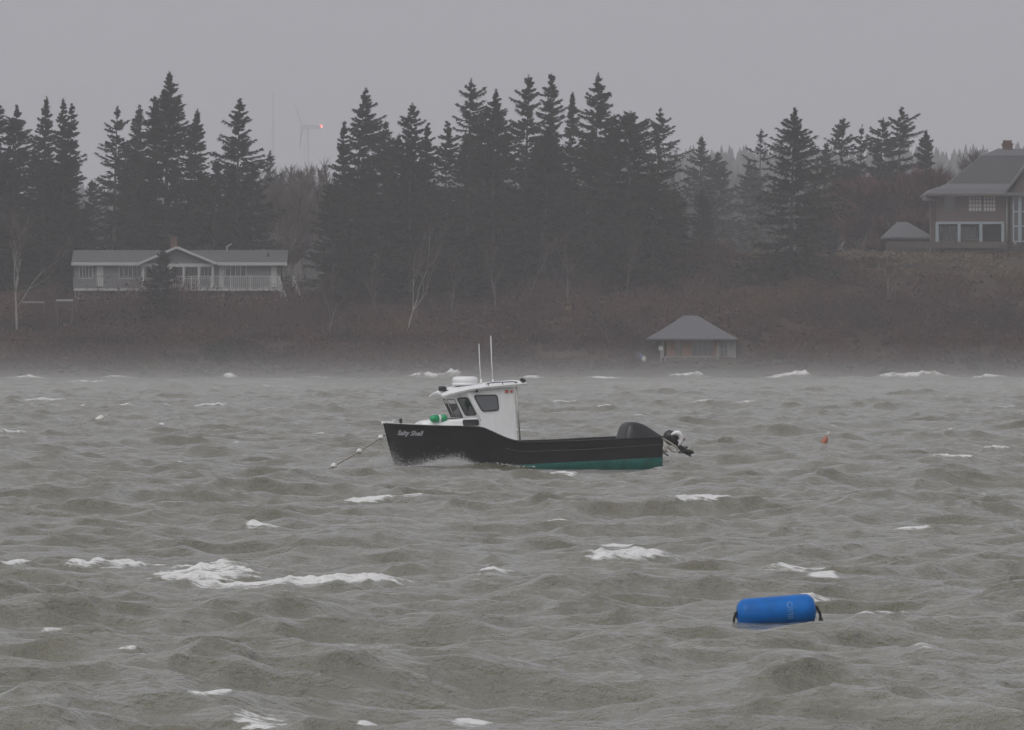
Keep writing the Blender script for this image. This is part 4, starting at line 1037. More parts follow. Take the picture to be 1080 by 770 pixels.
# blue fender buoy in front
def fender():
    zc = SEA['f'](BUOY_X, BUOY_Y) 
    r = empty('fender_buoy', (BUOY_X, BUOY_Y, CZ + (HY - 645.5) * BUOY_Y / FPX), 0); tag(r, 'blue sausage shaped inflatable fender afloat in the waves with black end straps', 'fender buoy')
    L2, rad = 0.405, 0.165
    Q = Matrix.Rotation(R(-4.2), 4, 'Y') @ Matrix.Rotation(R(6), 4, 'Z') @ Matrix.Rotation(R(90), 4, 'Y')
    prof = [(0.03, -L2 - 0.02), (0.06, -L2)]
    for k in range(9): a = math.pi / 2 * k / 8; prof.append((rad - 0.10 + 0.10 * math.sin(a), -L2 + 0.10 * (1 - math.cos(a)) - 0.004))
    prof += [(rad * 1.005, -0.2), (rad * 0.995, 0.0), (rad * 1.005, 0.2)]
    for k in range(9): a = math.pi / 2 * (1 - k / 8); prof.append((rad - 0.10 + 0.10 * math.sin(a), L2 - 0.10 * (1 - math.cos(a)) + 0.004))
    prof += [(0.06, L2), (0.03, L2 + 0.02)]
    mb = MB(); mb.lathe(prof, 40, 0, Q); mb.build('fender_body', M_blue, r)
    for e in (-1, 1):
        mb = MB(); c = lambda x, y, z: Q @ Vector((-z, y, x * e))
        pts = [(L2 - 0.02, -0.02, 0.04), (L2 + 0.025, -0.03, 0.02), (L2 + 0.05, -0.04, -0.05), (L2 + 0.055, -0.04, -0.14), (L2 + 0.02, -0.04, -0.2)]
        mb.tube([c(*p) for p in pts], 0.014, 8); mb.tube([c(L2 + 0.052, -0.04, -0.10), c(L2 + 0.06, -0.04, -0.17)], 0.022, 8)
        mb.build('end_strap', M_strap, r)
    def on_f(tx, ty):           # letters run down the side
        a = R(128) - tx / rad; x = 0.115 + ty * 1.0
        return (Matrix.Rotation(R(-4.2), 4, 'Y') @ Matrix.Rotation(R(6), 4, 'Z')) @ Vector((x, -math.sin(a) * (rad + 0.0035), math.cos(a - 0) * -(rad + 0.0035)))
    def on_f2(tx, ty):
        th = R(52) + tx / rad     # angle from the top towards the camera
        return (Matrix.Rotation(R(-4.2), 4, 'Y') @ Matrix.Rotation(R(6), 4, 'Z')) @ Vector((0.10 + ty, -math.sin(th) * (rad + 0.0035), math.cos(th) * (rad + 0.0035)))
    lettering('C///III', 0.085, on_f2, 'lettering', M_ink, r, 0.0, 0.0)
fender()

# pot buoys further out
def pot_buoy(px, py, m, label, tilt, r0=0.13):
    Y = water_Y(py + 2); x = (px - 540) * Y / FPX; z = SEA['f'](x, Y)
    o = empty('pot_buoy', (x, Y, max(z, CZ + (HY - py - 2) * Y / FPX)), 0); tag(o, label, 'buoy', 'small pot buoys far out on the water')
    q = Matrix.Rotation(R(tilt), 4, 'Y')
    mb = MB(); mb.lathe([(0.03, -0.2), (r0 * 0.9, -0.1), (r0, 0.02), (r0 * 0.92, 0.10), (r0 * 0.5, 0.17), (0.03, 0.19)], 16, 0, q); mb.build('buoy_body', m, o)
    mb = MB(); mb.tube([q @ Vector((0, 0, 0.18)), q @ Vector((0, 0, 0.34))], 0.02, 6); mb.build('buoy_stick', M_float, o)
pot_buoy(105, 442, M_float, 'small white pot buoy on the far water at the left', 60, 0.12)
pot_buoy(869, 467, M_orange, 'small orange pot buoy among the waves right of the boat', 25, 0.095)
pot_buoy(1002, 456, M_float, 'small white pot buoy far out near the right edge', 70, 0.15)

# spray thrown up at the bow: countless drops
def spray(name, spots, label):
    g = np.random.default_rng(9); T = []
    for (c, n, sx, sy, sz, r) in spots:
        P = g.normal(size=(n, 3)) * np.array([sx, sy, 1]); P[:, 2] = np.abs(P[:, 2]) * sz * np.exp(-(P[:, 0] / (2.2 * sx)) ** 2); P[:, 0] += 0.5 * P[:, 2]
        P = P + np.array(c); s = r * np.exp(g.normal(0, 0.5, n))
        tet = np.array([[1, 1, 1], [-1, -1, 1], [-1, 1, -1], [1, -1, -1]], float)
        V = P[:, None, :] + tet[None] * s[:, None, None] * 0.6; 
        T.append(V)
    V = np.concatenate(T); n = len(V); F = (np.array([[0, 1, 2], [0, 3, 1], [0, 2, 3], [1, 3, 2]])[None] + 4 * np.arange(n)[:, None, None]).reshape(-1, 3)
    m = mat('spray drops ' + name, (0.8, 0.8, 0.8), 0.7); o = np_obj(name, V.reshape(-1, 3), F, m); tag(o, label, 'spray', kind='stuff')
w = lambda s, p, z: tuple(W(bt(s, p, z)))
spray('bow_spray', [(w(1.25, 1.0, 0.02), 16000, 0.30, 0.12, 0.085, 0.0035), (w(1.35, 0.9, 0.05), 3000, 0.22, 0.08, 0.13, 0.0028), (w(0.9, 0.8, 0.0), 5000, 0.4, 0.1, 0.14, 0.0028), (w(-0.05, 0.05, 0.0), 9000, 0.22, 0.12, 0.17, 0.0028), (w(2.2, 1.1, 0.0), 1500, 0.4, 0.1, 0.04, 0.006), (w(6.9, 0.6, -0.05), 1200, 0.3, 0.2, 0.04, 0.007)], 'white spray thrown up along the black bow')

# ------------------------------------------------------------------ buildings on the far shore
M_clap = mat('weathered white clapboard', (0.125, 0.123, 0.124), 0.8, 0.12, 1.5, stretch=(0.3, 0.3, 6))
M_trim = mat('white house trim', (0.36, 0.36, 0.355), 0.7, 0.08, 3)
M_shingle_g = mat('grey asphalt shingles', (0.075, 0.074, 0.078), 0.9, 0.16, 3.0, stretch=(1, 1, 3))
M_shingle_l = mat('silver wood shingles', (0.105, 0.105, 0.115), 0.9, 0.18, 3.0, stretch=(1, 1, 4))
M_shingle_b = mat('brown cedar shingles', (0.095, 0.068, 0.061), 0.9, 0.22, 5.0, stretch=(1, 1, 3))
M_roof_d = mat('dark slate shingles', (0.055, 0.054, 0.058), 0.9, 0.2, 4.0, stretch=(1, 1, 3))
M_brick = mat('red brick', (0.11, 0.055, 0.045), 0.9, 0.25, 6)
M_winpane = mat('dark window pane', (0.025, 0.027, 0.03), 0.1, spec=0.8)
M_litpane = mat('pale lit pane colour', (0.48, 0.45, 0.39), 0.8, 0.06, 4)  # light of the lit upper windows put into the pale pane colour
M_bluetrim = mat('pale blue grey trim', (0.26, 0.30, 0.325), 0.7, 0.06, 4)
M_board = mat('brown stained boards', (0.19, 0.10, 0.062), 0.85, 0.3, 2.0, stretch=(9, 9, 0.5))
M_greyboard = mat('grey weathered boards', (0.24, 0.23, 0.225), 0.9, 0.2, 2.0, stretch=(8, 8, 0.6))
M_stone = mat('grey seawall stone', (0.085, 0.08, 0.076), 0.9, 0.35, 1.6, bump=0.4, bscale=5)
M_tarp = mat('blue tarpaulin', (0.07, 0.10, 0.2), 0.6, 0.2, 6)
M_deckw = mat('deck timber', (0.07, 0.055, 0.048), 0.9, 0.25, 3)

def pane_window(parent, x0, x1, z0, z1, y, nx=1, nz=1, fr=0.07, glass=None, trim=None, mull=0.045):
    """frame with mullions standing proud of the wall plane y (seen from -y), pane behind it as its own mesh"""
    mb = MB()
    mb.box2((x0 - fr, y - 0.05, z0 - fr), (x1 + fr, y - 0.003, z0)); mb.box2((x0 - fr, y - 0.05, z1), (x1 + fr, y - 0.003, z1 + fr))
    mb.box2((x0 - fr, y - 0.049, z0), (x0, y - 0.003, z1)); mb.box2((x1, y - 0.049, z0), (x1 + fr, y - 0.003, z1))
    for k in range(1, nx): xm = x0 + (x1 - x0) * k / nx; mb.box2((xm - mull / 2, y - 0.046, z0), (xm + mull / 2, y - 0.004, z1))
    for k in range(1, nz): zm = z0 + (z1 - z0) * k / nz; mb.box2((x0, y - 0.043, zm - mull / 2), (x1, y - 0.004, zm + mull / 2))
    f = mb.build('window', trim or M_trim, parent)
    g = MB(); g.box2((x0, y - 0.022, z0), (x1, y - 0.002, z1)); g.build('pane', glass or M_winpane, f)
    return f

def door(parent, x0, x1, z0, z1, y, m):
    mb = MB(); mb.box2((x0, y - 0.05, z0), (x1, y - 0.002, z1)); mb.box2((x0 + 0.12, y - 0.062, z0 + 1.0), (x1 - 0.12, y - 0.051, z1 - 0.15)); d = mb.build('door', m, parent)
    h = MB(); h.box2((x1 - 0.14, y - 0.10, z0 + 0.95), (x1 - 0.08, y - 0.063, z0 + 1.05)); h.build('handle', M_dark, d)

def railing(parent, a, b, h, m, name='railing', step=0.16, base=0.08):
    a, b = Vector(a), Vector(b); n = max(1, int((b - a).length / step)); mb = MB(); up = Vector((0, 0, 1))
    mb.bar(a + up * h, b + up * h, 0.09, 0.06); mb.bar(a + up * base, b + up * base, 0.06, 0.05)
    for k in range(n + 1):
        p = a.lerp(b, k / n); w = 0.09 if k % 10 == 0 or k == n else 0.035
        mb.bar(p + up * (0 if w > 0.05 else base), p + up * (h - 0.03), w, w)
    return mb.build(name, m, parent)

def left_house():
    Y0 = 800.0; X = lambda p: (p - 540) * Y0 / FPX; Z = lambda p: CZ + (HY - p) * Y0 / FPX
    cx, z0 = X(188), Z(304)
    r = empty('ranch_house', (cx, Y0, z0)); tag(r, 'long low pale ranch house with a centre gable and a railed deck, among spruces', 'house')
    x = lambda p: X(p) - cx; z = lambda p: Z(p) - z0
    D = 7.5; ez = z(278); rz = z(265); gz = z(261.5)
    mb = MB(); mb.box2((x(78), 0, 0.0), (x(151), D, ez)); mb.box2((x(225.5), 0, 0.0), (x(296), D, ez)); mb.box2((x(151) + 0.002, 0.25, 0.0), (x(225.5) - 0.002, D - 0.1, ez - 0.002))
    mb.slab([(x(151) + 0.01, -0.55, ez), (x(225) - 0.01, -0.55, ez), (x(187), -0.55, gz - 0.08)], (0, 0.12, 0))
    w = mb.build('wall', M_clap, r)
    # roofs: two wings and the forward gable
    mb = MB()
    def plane(a, b, c, d, t=0.13): mb.slab([a, b, c, d], (0, 0, t))
    for xa, xb in ((x(75.5), x(176)), (x(199), x(303))):
        plane((xa, -0.5, ez - 0.02), (xb, -0.5, ez - 0.02), (xb, D / 2, rz), (xa, D / 2, rz)); plane((xa, D / 2, rz), (xb, D / 2, rz), (xb, D + 0.5, ez - 0.02), (xa, D + 0.5, ez - 0.02))
    gx = x(187); gl, gr = x(147), x(229); zl = ez - 0.06
    mb.slab([(gl, -1.1, zl), (gx, -1.1, gz), (gx, D / 2 + 1.5, gz), (gl, D / 2 + 1.5, zl)], (0, 0, 0.15)); mb.slab([(gx, -1.1, gz), (gr, -1.1, zl), (gr, D / 2 + 1.5, zl), (gx, D / 2 + 1.5, gz)], (0, 0, 0.15))
    roof = mb.build('roof', M_shingle_g, r)
    c = MB(); c.box2((x(178), D / 2 + 0.3, gz - 0.4), (x(185), D / 2 + 0.9, z(250.5))); c.box2((x(177.3), D / 2 + 0.25, z(250.5)), (x(185.7), D / 2 + 0.95, z(249))); c.build('chimney', M_brick, roof)
    v = MB(); v.tube([(x(238), D / 2 - 0.3, rz), (x(238), D / 2 - 0.3, rz + 0.45)], 0.05, 8); v.tube([(x(238.5), D / 2 - 0.3, rz + 0.42), (x(243), D / 2 - 0.3, rz + 0.66)], 0.05, 8); v.build('vent_pipe', M_trim, roof)
    v = MB(); v.tube([(x(282), 1.5, ez + 0.4), (x(282), 1.5, ez + 0.95)], 0.09, 8); v.build('vent_pipe', M_dark, roof)
    mb = MB()
    for xa, xb in ((x(75.5), x(147)), (x(229), x(303))): mb.box2((xa, -0.535, ez - 0.16), (xb, -0.502, ez + 0.10))
    for a, b in (((gl, -1.12, zl + 0.04), (gx, -1.12, gz + 0.04)), ((gx, -1.12, gz + 0.04), (gr, -1.12, zl + 0.04))): mb.bar(a, b, 0.04, 0.2)
    mb.build('fascia', M_trim, roof)
    # porch beam and posts
    mb = MB(); mb.box2((x(150.5), -0.70, ez - 0.28), (x(225.8), -0.56, ez - 0.005))
    for p in (151.5, 180, 194, 210, 224.5): mb.box2((x(p) - 0.09, -0.72, 0.02), (x(p) + 0.09, -0.57, ez - 0.285))
    mb.build('porch_frame', M_trim, r)
    for a, b, n in ((154, 166, 2), (168, 179, 2), (182, 193, 1), (196, 209, 1), (212, 223, 3)): pane_window(r, x(a), x(b), z(300) if a in (182,) else z(293), z(280), 0.25, n, 1)
    pane_window(r, x(84), x(97), z(293), z(281), 0, 4, 1); pane_window(r, x(126), x(149), z(293), z(280), 0, 5, 1); pane_window(r, x(238), x(259), z(291), z(280), 0, 4, 1)
    door(r, x(102), x(109), 0.05, z(281), 0, M_trim); door(r, x(231), x(236), 0.05, z(281), 0, M_trim); door(r, x(286), x(292), 0.05, z(281), 0, M_trim)
    # deck on posts along the whole front
    mb = MB(); mb.box2((x(79), -2.3, -0.22), (x(297), -0.03, -0.03)); mb.box2((x(79), -0.02, -0.9), (x(296), D, -0.005)); dk = mb.build('deck', M_trim, r)
    mb = MB()
    for k in range(12): xx = x(82) + (x(294) - x(82)) * k / 11; mb.box2((xx - 0.08, -2.2, -3.2), (xx + 0.08, -2.04, -0.225))
    mb.build('deck_posts', M_deckw, dk)
    railing(r, (x(182), -2.25, 0.0), (x(296), -2.25, 0.0), 0.98, M_trim); railing(r, (x(79), -2.25, 0.0), (x(150), -2.25, 0.0), 0.98, M_clap)
    # bench of pale cushions on the deck
    st = MB()
    for k in range(9):
        t = k / 8.0; st.box2((x(297) + 0.02 + t * 1.55, -2.2, -0.15 - t * 2.0), (x(297) + 0.3 + t * 1.55, -0.9, -0.09 - t * 2.0))
    st.build('stair_treads', M_deckw, r)
    for yy, px0 in ((-2.25, 294.5), (-0.9, 309.5)):
        mb = MB(); a = Vector((x(px0), yy, 1.0)); b = Vector((x(px0 + 9.5), yy, z(318))); mb.bar(a, b, 0.10, 0.12)
        for k in range(4): p = a.lerp(b, k / 3); mb.bar(p, p + Vector((0, 0, -0.9)), 0.08, 0.08)
        mb.build('stair_rail', M_trim, r)
left_house()
def bench(px0, px1, py, Y, name, label, m):
    a = px2w(px0, py, Y); b = px2w(px1, py, Y); r = MB(); L = (b - a).length; o = empty(name, (a.x, Y, ground(a.x, Y))); tag(o, label, 'plank')
    h = a.z - ground(a.x, Y); mb = MB(); mb.box2((0, 0, h - 0.05), (L, 0.5, h + 0.09)); mb.build('board', m, o)
    for xx in (0.1, L - 0.1): q = MB(); q.box2((xx - 0.06, 0.1, -0.4), (xx + 0.06, 0.4, h - 0.052)); q.build('leg', M_deckw, o)
bench(59, 77, 317, 788, 'board_bench', 'white board bench on the bank left of the ranch house', M_trim)
bench(24, 47, 319, 790, 'board_bench', 'thin grey plank bench beside the far left birch', M_greyboard)

def shed():
    Y0 = 822.0; X = lambda p: (p - 540) * Y0 / FPX; Z = lambda p: CZ + (HY - p) * Y0 / FPX
    z0 = ground(X(378), Y0); r = empty('cottage', (X(378), Y0, z0)); tag(r, 'grey cottage mostly hidden by spruces right of the ranch house', 'cottage')
    w = X(404) - X(378); e = Z(283) - z0; g = Z(266) - z0
    mb = MB(); mb.box2((-w, 0, -0.6), (w, 4, e)); mb.build('wall', M_clap, r)
    mb = MB(); mb.slab([(-w - .4, -.5, e - .03), (w + .4, -.5, e - .03), (w + .4, 2, g), (-w - .4, 2, g)], (0, 0, .12)); mb.slab([(-w - .4, 2, g), (w + .4, 2, g), (w + .4, 4.5, e - .03), (-w - .4, 4.5, e - .03)], (0, 0, .12)); mb.build('roof', M_shingle_g, r)
    pane_window(r, -w + .6, -w + 1.4, e - 1.5, e - .6, 0, 2, 2); pane_window(r, w - 1.4, w - .6, e - 1.5, e - .6, 0, 2, 2)
shed()

def boathouse():
    Y0 = 772.0; X = lambda p: (p - 540) * Y0 / FPX; Z = lambda p: CZ + (HY - p) * Y0 / FPX
    cx, z0 = X(736), Z(386); D = 5.6
    r = empty('boathouse', (cx, Y0, z0)); tag(r, 'low brown boathouse with a flared grey hip roof at the water edge', 'boathouse')
    x = lambda p: X(p) - cx; z = lambda p: Z(p) - z0; e = z(357)
    mb = MB(); mb.box2((x(703), 0.0, 0), (x(757), D, e)); mb.box2((x(697), 1.6, 0), (x(703) - 0.002, D, e)); mb.build('wall', M_board, r)
    mb = MB(); mb.box2((x(757) + 0.002, 0.05, 0), (x(775), D, e)); mb.build('side_wall', M_greyboard, r)
    # flared hip roof: rings from the eave to a short flat top
    P = []
    for k, (pz, hl, hr, dd) in enumerate(((357, 682.5, 778, 0.75), (354.5, 687, 772.5, 0.45), (347, 700, 760, -0.5), (340, 711, 748, -1.5), (335, 718, 740, -2.2), (332.8, 722, 736, -2.6))):
        y0, y1 = -dd, D + dd; P.append([(x(hl), y0, z(pz)), (x(hr), y0, z(pz)), (x(hr), y1, z(pz)), (x(hl), y1, z(pz))])
    mb = MB(); mb.grid(P, 0, False, loop=True); mb.add(P[-1], [(0, 1, 2, 3)]); mb.add([(a, b, c - 0.12) for a, b, c in P[0]] + P[0], [(3, 2, 1, 0), (0, 1, 5, 4), (1, 2, 6, 5), (2, 3, 7, 6), (3, 0, 4, 7)])
    mb.build('roof', M_shingle_l, r)
    for a, b, n in ((712, 719, 3), (730, 752, 4)): pane_window(r, x(a), x(b), z(375), z(360), 0, n, 1, 0.06, trim=M_board)
    door(r, x(721), x(728), 0.02, z(361), 0, M_board)
    pane_window(r, x(760), x(767), z(376), z(361), 0.05, 2, 2, 0.06, trim=M_greyboard)
    mb = MB(); mb.box2((x(690), -1.5, -0.30), (x(780), -0.01, -0.02)); mb.build('platform', M_deckw, r)
    railing(r, (x(701), -1.4, -0.02), (x(757), -1.4, -0.02), 0.75, M_greyboard)
    mb = MB()
    for p in (699, 757, 775): mb.box2((x(p) - 0.07, -0.2, 0), (x(p) + 0.07, -0.06, e - 0.01))
    mb.build('corner_post', M_greyboard, r)
    # seawall and steps below
    w = empty('seawall', (cx, SHORE + 0.6, 0)); tag(w, 'rough grey stone seawall below the boathouse', 'seawall')
    g = random.Random(3); mb = MB(); top = z0 - 0.32; a = (620 - 540) * SHORE / FPX - cx; b = (802 - 540) * SHORE / FPX - cx; xx = a
    mb.box2((a + 0.1, 0.35, -0.8), (b - 0.1, 5.0, top - 0.03))
    while xx < b:
        l = g.uniform(0.5, 1.0); zz = -0.5
        while zz < top:
            h = g.uniform(0.28, 0.45); hh = min(h, top - zz + 0.05); mb.box((xx + l / 2, 0.2 + g.uniform(-0.05, 0.05), zz + hh / 2), (l - 0.04, 0.5, hh - 0.03), rot=Matrix.Rotation(g.gauss(0, 0.02), 3, 'Y')); zz += h
        xx += l
    mb.build('stonework', M_stone, w, 0.03)
boathouse()
def tarp():
    Y = 771.0; p = px2w(676.5, 375, Y); zb = p.z - 0.5; o = empty('tarp_bundle', (p.x, Y, zb)); tag(o, 'blue and white tarpaulin bundle on the seawall left of the boathouse', 'tarp')
    g = random.Random(5)
    for nm, m, dx, s in (('blue_cover', M_tarp, -0.1, 0.8), ('white_cover', M_trim, 0.2, 0.55)):
        mb = MB(); prof = [(0.36 * s, 0.0), (0.4 * s, 0.25 * s), (0.34 * s, 0.55 * s), (0.2 * s, 0.75 * s), (0.02, 0.82 * s)]; mb.lathe(prof, 12, 0, Matrix.Translation((dx, -0.1 if dx > 0 else 0.1, 0)))
        mb.v = [(a + g.gauss(0, 0.03), b + g.gauss(0, 0.03), c + (g.gauss(0, 0.03) if c > 0 else 0)) for a, b, c in mb.v]; mb.build(nm, m, o)
    q = px2w(697, 367, 770.5); o = empty('wooden_post', (q.x, 770.5, q.z - 1.3)); tag(o, 'post with a white box on it at the left corner of the boathouse', 'post')
    mb = MB(); mb.box2((-0.05, -0.05, -0.1), (0.05, 0.05, 1.1)); mb.build('post', M_greyboard, o); mb = MB(); mb.box2((-0.17, -0.13, 1.12), (0.17, 0.13, 1.42)); mb.build('post_box', M_trim, o)
tarp()

def fallen_limb():
    g = random.Random(8); a = px2w(772, 340, 792); o = empty('fallen_branch', (a.x, a.y, ground(a.x, 792))); tag(o, 'pale forked branch lying on the slope behind the boathouse roof', 'branch')
    h = a.z - ground(a.x, 792); mb = MB(); mb.tube([(0, 0, h - 1.0), (0.5, 0.1, h), (1.0, 0.2, h + 0.65)], [0.07, 0.06, 0.03], 6); mb.tube([(0.3, 0.05, h - 0.3), (0.8, 0.1, h + 0.1), (1.15, 0.1, h + 0.25)], [0.05, 0.04, 0.02], 6); mb.build('limb', M_birch, o)
fallen_limb()

def big_house():
    Y0 = 835.0; X = lambda p: (p - 540) * Y0 / FPX; Z = lambda p: CZ + (HY - p) * Y0 / FPX
    cx, z0 = X(1060), Z(263)
    r = empty('shingle_house', (cx, Y0, z0)); tag(r, 'big brown shingled two storey house with a dark hip roof cut by the right edge', 'house')
    x = lambda p: X(p) - cx; z = lambda p: Z(p) - z0; D = 12.0; e = z(204.5); XR = x(1160)
    # walls: upper storey, porch piers and recessed porch wall
    mb = MB(); mb.box2((x(988), 0, z(234.5)), (x(1063), D, e)); mb.box2((x(988) + 0.3, 2.4, -1.2), (x(1060), D - 0.1, z(234.5) - 0.003)); mb.box2((x(1058.5), 0.0, -1.2), (x(1063) - 0.002, 2.39, z(234.5) - 0.003))
    mb.box2((x(1063) + 0.003, 0.5, -1.2), (XR, D, e)); mb.box2((x(988), 0.02, -0.05), (x(1058) , 0.2, z(255))); w = mb.build('wall', M_shingle_b, r)
    # flared hip roof
    P = []
    for pz, hl, dd in ((204.5, 977, 0.9), (199, 984, 0.55), (193.5, 1001, -1.2), (163, 1038, -4.4)):
        P.append([(x(hl), -dd, z(pz)), (XR + dd, -dd, z(pz)), (XR + dd, D + dd, z(pz)), (x(hl), D + dd, z(pz))])
    mb = MB(); mb.grid(P[:3], 1, False, loop=True); mb.grid(P[2:], 0, False, loop=True); mb.add(P[-1], [(0, 1, 2, 3)]); mb.add([(a, b, c - 0.2) for a, b, c in P[0]] + P[0], [(3, 2, 1, 0), (0, 1, 5, 4), (1, 2, 6, 5), (2, 3, 7, 6), (3, 0, 4, 7)], 2)
    T = [[(x(1038) - 0.1, 4.3, z(163.4)), (XR, 4.3, z(163.4)), (XR, 7.7, z(163.4)), (x(1038) - 0.1, 7.7, z(163.4))], [(x(1056), 5.6, z(155.5)), (XR, 5.6, z(155.5)), (XR, 6.4, z(155.5)), (x(1056), 6.4, z(155.5))]]
    mb.grid(T, 1, False, loop=True); mb.add(T[-1], [(0, 1, 2, 3)])
    roof = mb.build('roof', [M_roof_d, M_shingle_l, M_shingle_b], r)
    c = MB(); c.box2((x(1061), 5.4, z(160)), (x(1071.5), 6.6, z(151.5))); c.box2((x(1060.3), 5.3, z(151.5)), (x(1072.2), 6.7, z(150))); 
    for k in range(3): c.lathe([(0.15, 0), (0.12, 0.3)], 8, 0, Matrix.Translation((x(1063 + 3.2 * k), 6.0, z(150))))
    c.build('chimney', M_brick, roof)
    # gable over the entrance bay
    gx0, gx1, gz = x(1060), x(1112), z(170); gm = (gx0 + gx1) / 2
    mb = MB(); mb.slab([(gx0 + 0.3, -1.3, z(203)), (gx1 - 0.3, -1.3, z(203)), (gm, -1.3, gz - 0.15)], (0, 5.0, 0)); mb.build('gable', M_shingle_b, r)
    mb = MB()
    for a, b in (((gx0, -1.75, z(204)), (gm, -1.75, gz)), ((gm, -1.75, gz), (gx1, -1.75, z(204)))): mb.slab([a, b, (b[0], 4.5, b[2]), (a[0], 4.5, a[2])], (0, 0, 0.25))
    mb.build('gable_roof', M_shingle_l, roof)
    mb = MB(); mb.box2((gx0 - 0.2, -1.7, z(206.5)), (gx1, -1.32, z(203) - 0.003)); mb.build('gable_cornice', M_shingle_l, r)
    # tall glazed bay with pale columns
    mb = MB(); mb.box2((x(1066), -1.1, z(256)), (x(1108), 0.48, z(207))); mb.build('bay_wall', M_shingle_b, r)
    for a, b in ((1069, 1073), (1077, 1084)): pane_window(r, x(a), x(b), z(254), z(208), -1.1, 1, 3, 0.12, trim=M_bluetrim, mull=0.12)
    mb = MB(); mb.box2((x(1074.2), -1.34, z(256)), (x(1076), -1.16, z(206.6))); mb.build('column', M_bluetrim, r)
    # upper windows
    f = pane_window(r, x(1022), x(1035), z(222.5), z(206.5), 0, 4, 4, 0.10, M_litpane, M_shingle_l, 0.07); f = pane_window(r, x(1037.5), x(1049.5), z(222.5), z(206.5), 0, 4, 4, 0.10, M_litpane, M_shingle_l, 0.07)
    pane_window(r, x(996), x(1007), z(222), z(206.5), 0, 2, 1, 0.08, M_winpane, M_shingle_l)
    # porch trim
    mb = MB(); mb.box2((x(987), -0.12, z(236.3)), (x(1058.8), -0.01, z(233.8)))
    for p, zb in ((988.3, 255), (1011.5, 255), (1034.5, 255), (1057.6, 262)): mb.box2((x(p) - 0.13, -0.115, z(zb)), (x(p) + 0.13, 0.0 - 0.012, z(236.3) - 0.002))
    mb.build('porch_trim', M_bluetrim, r)
    pane_window(r, x(992), x(1009), z(254), z(238), 2.4, 4, 1, 0.1, M_winpane, M_bluetrim, 0.12); pane_window(r, x(1016), x(1032), z(252), z(239), 2.4, 3, 1, 0.08)
    mb = MB(); mb.tube([(x(1062), -0.08, z(206)), (x(1062), -0.08, z(255))], 0.06, 6); mb.build('downpipe', M_trim, r)
    # small side roof at the left corner
    mb = MB(); mb.slab([(x(972), -0.3, z(211.8)), (x(987.8), -0.3, z(211.8)), (x(987.8), 3.0, z(205.5)), (x(980), 3.0, z(205.5))], (0, 0, 0.12)); mb.build('lean_to_roof', M_shingle_l, r); mb = MB(); mb.box2((x(982), 0.9, -1.0), (x(987.9), 3.0, z(212) - 0.002)); mb.build('lean_to', M_shingle_b, r)
    # terrace in front with its stair
    mb = MB(); mb.box2((x(934), -3.4, z(257)), (x(1059), -0.13, z(255.3))); mb.box2((x(934), -3.45, z(262)), (x(1059), -3.3, z(257) - 0.002)); tr = mb.build('terrace', M_deckw, r)
    mb = MB()
    for k in range(11): xx = x(936) + (x(1057) - x(936)) * k / 10; mb.box2((xx - 0.1, -3.2, -2.0), (xx + 0.1, -3.0, z(262)))
    mb.build('terrace_posts', M_deckw, tr)
    mb = MB(); a = Vector((x(1069), -3.5, z(257))); b = Vector((x(1063), -4.2, z(271.5))); mb.bar(a, b, 0.16, 0.16); mb.build('stair_rail', M_trim, r)
    st = MB()
    for k in range(8): t = k / 7; st.box2((x(1064) - 0.5 * t + 0.1, -4.4, z(258 + 13 * t) - 0.04), (x(1064) - 0.5 * t + 1.6, -3.5, z(258 + 13 * t) + 0.04))
    st.build('stair_treads', M_deckw, r)
big_house()

def pavilion():
    Y0 = 846.0; X = lambda p: (p - 540) * Y0 / FPX; Z = lambda p: CZ + (HY - p) * Y0 / FPX
    cx, z0 = X(958), Z(262); r = empty('pavilion', (cx, Y0, z0)); tag(r, 'small open pavilion with a pale pointed hip roof left of the shingled house', 'pavilion')
    x = lambda p: X(p) - cx; z = lambda p: Z(p) - z0
    P = [[(x(931), -0.4, z(250)), (x(985), -0.4, z(250)), (x(985), 4.8, z(250)), (x(931), 4.8, z(250))], [(x(947), 1.7, z(234)), (x(958), 1.7, z(234)), (x(958), 2.6, z(234)), (x(947), 2.6, z(234))]]
    mb = MB(); mb.grid(P, 0, False, loop=True); mb.add(P[-1], [(0, 1, 2, 3)]); mb.add([(a, b, c - 0.15) for a, b, c in P[0]] + P[0], [(3, 2, 1, 0), (0, 1, 5, 4), (1, 2, 6, 5), (2, 3, 7, 6), (3, 0, 4, 7)]); mb.build('roof', M_shingle_l, r)
    mb = MB(); mb.box2((x(936), 0.2, -1.0), (x(981), 4.2, z(252))); mb.build('wall', M_shingle_b, r)
    for p in (936, 951, 966, 981): q = MB(); q.box2((x(p) - 0.1, -0.1, -1), (x(p) + 0.1, 0.1, z(251.3))); q.build('post', M_deckw, r)
pavilion()

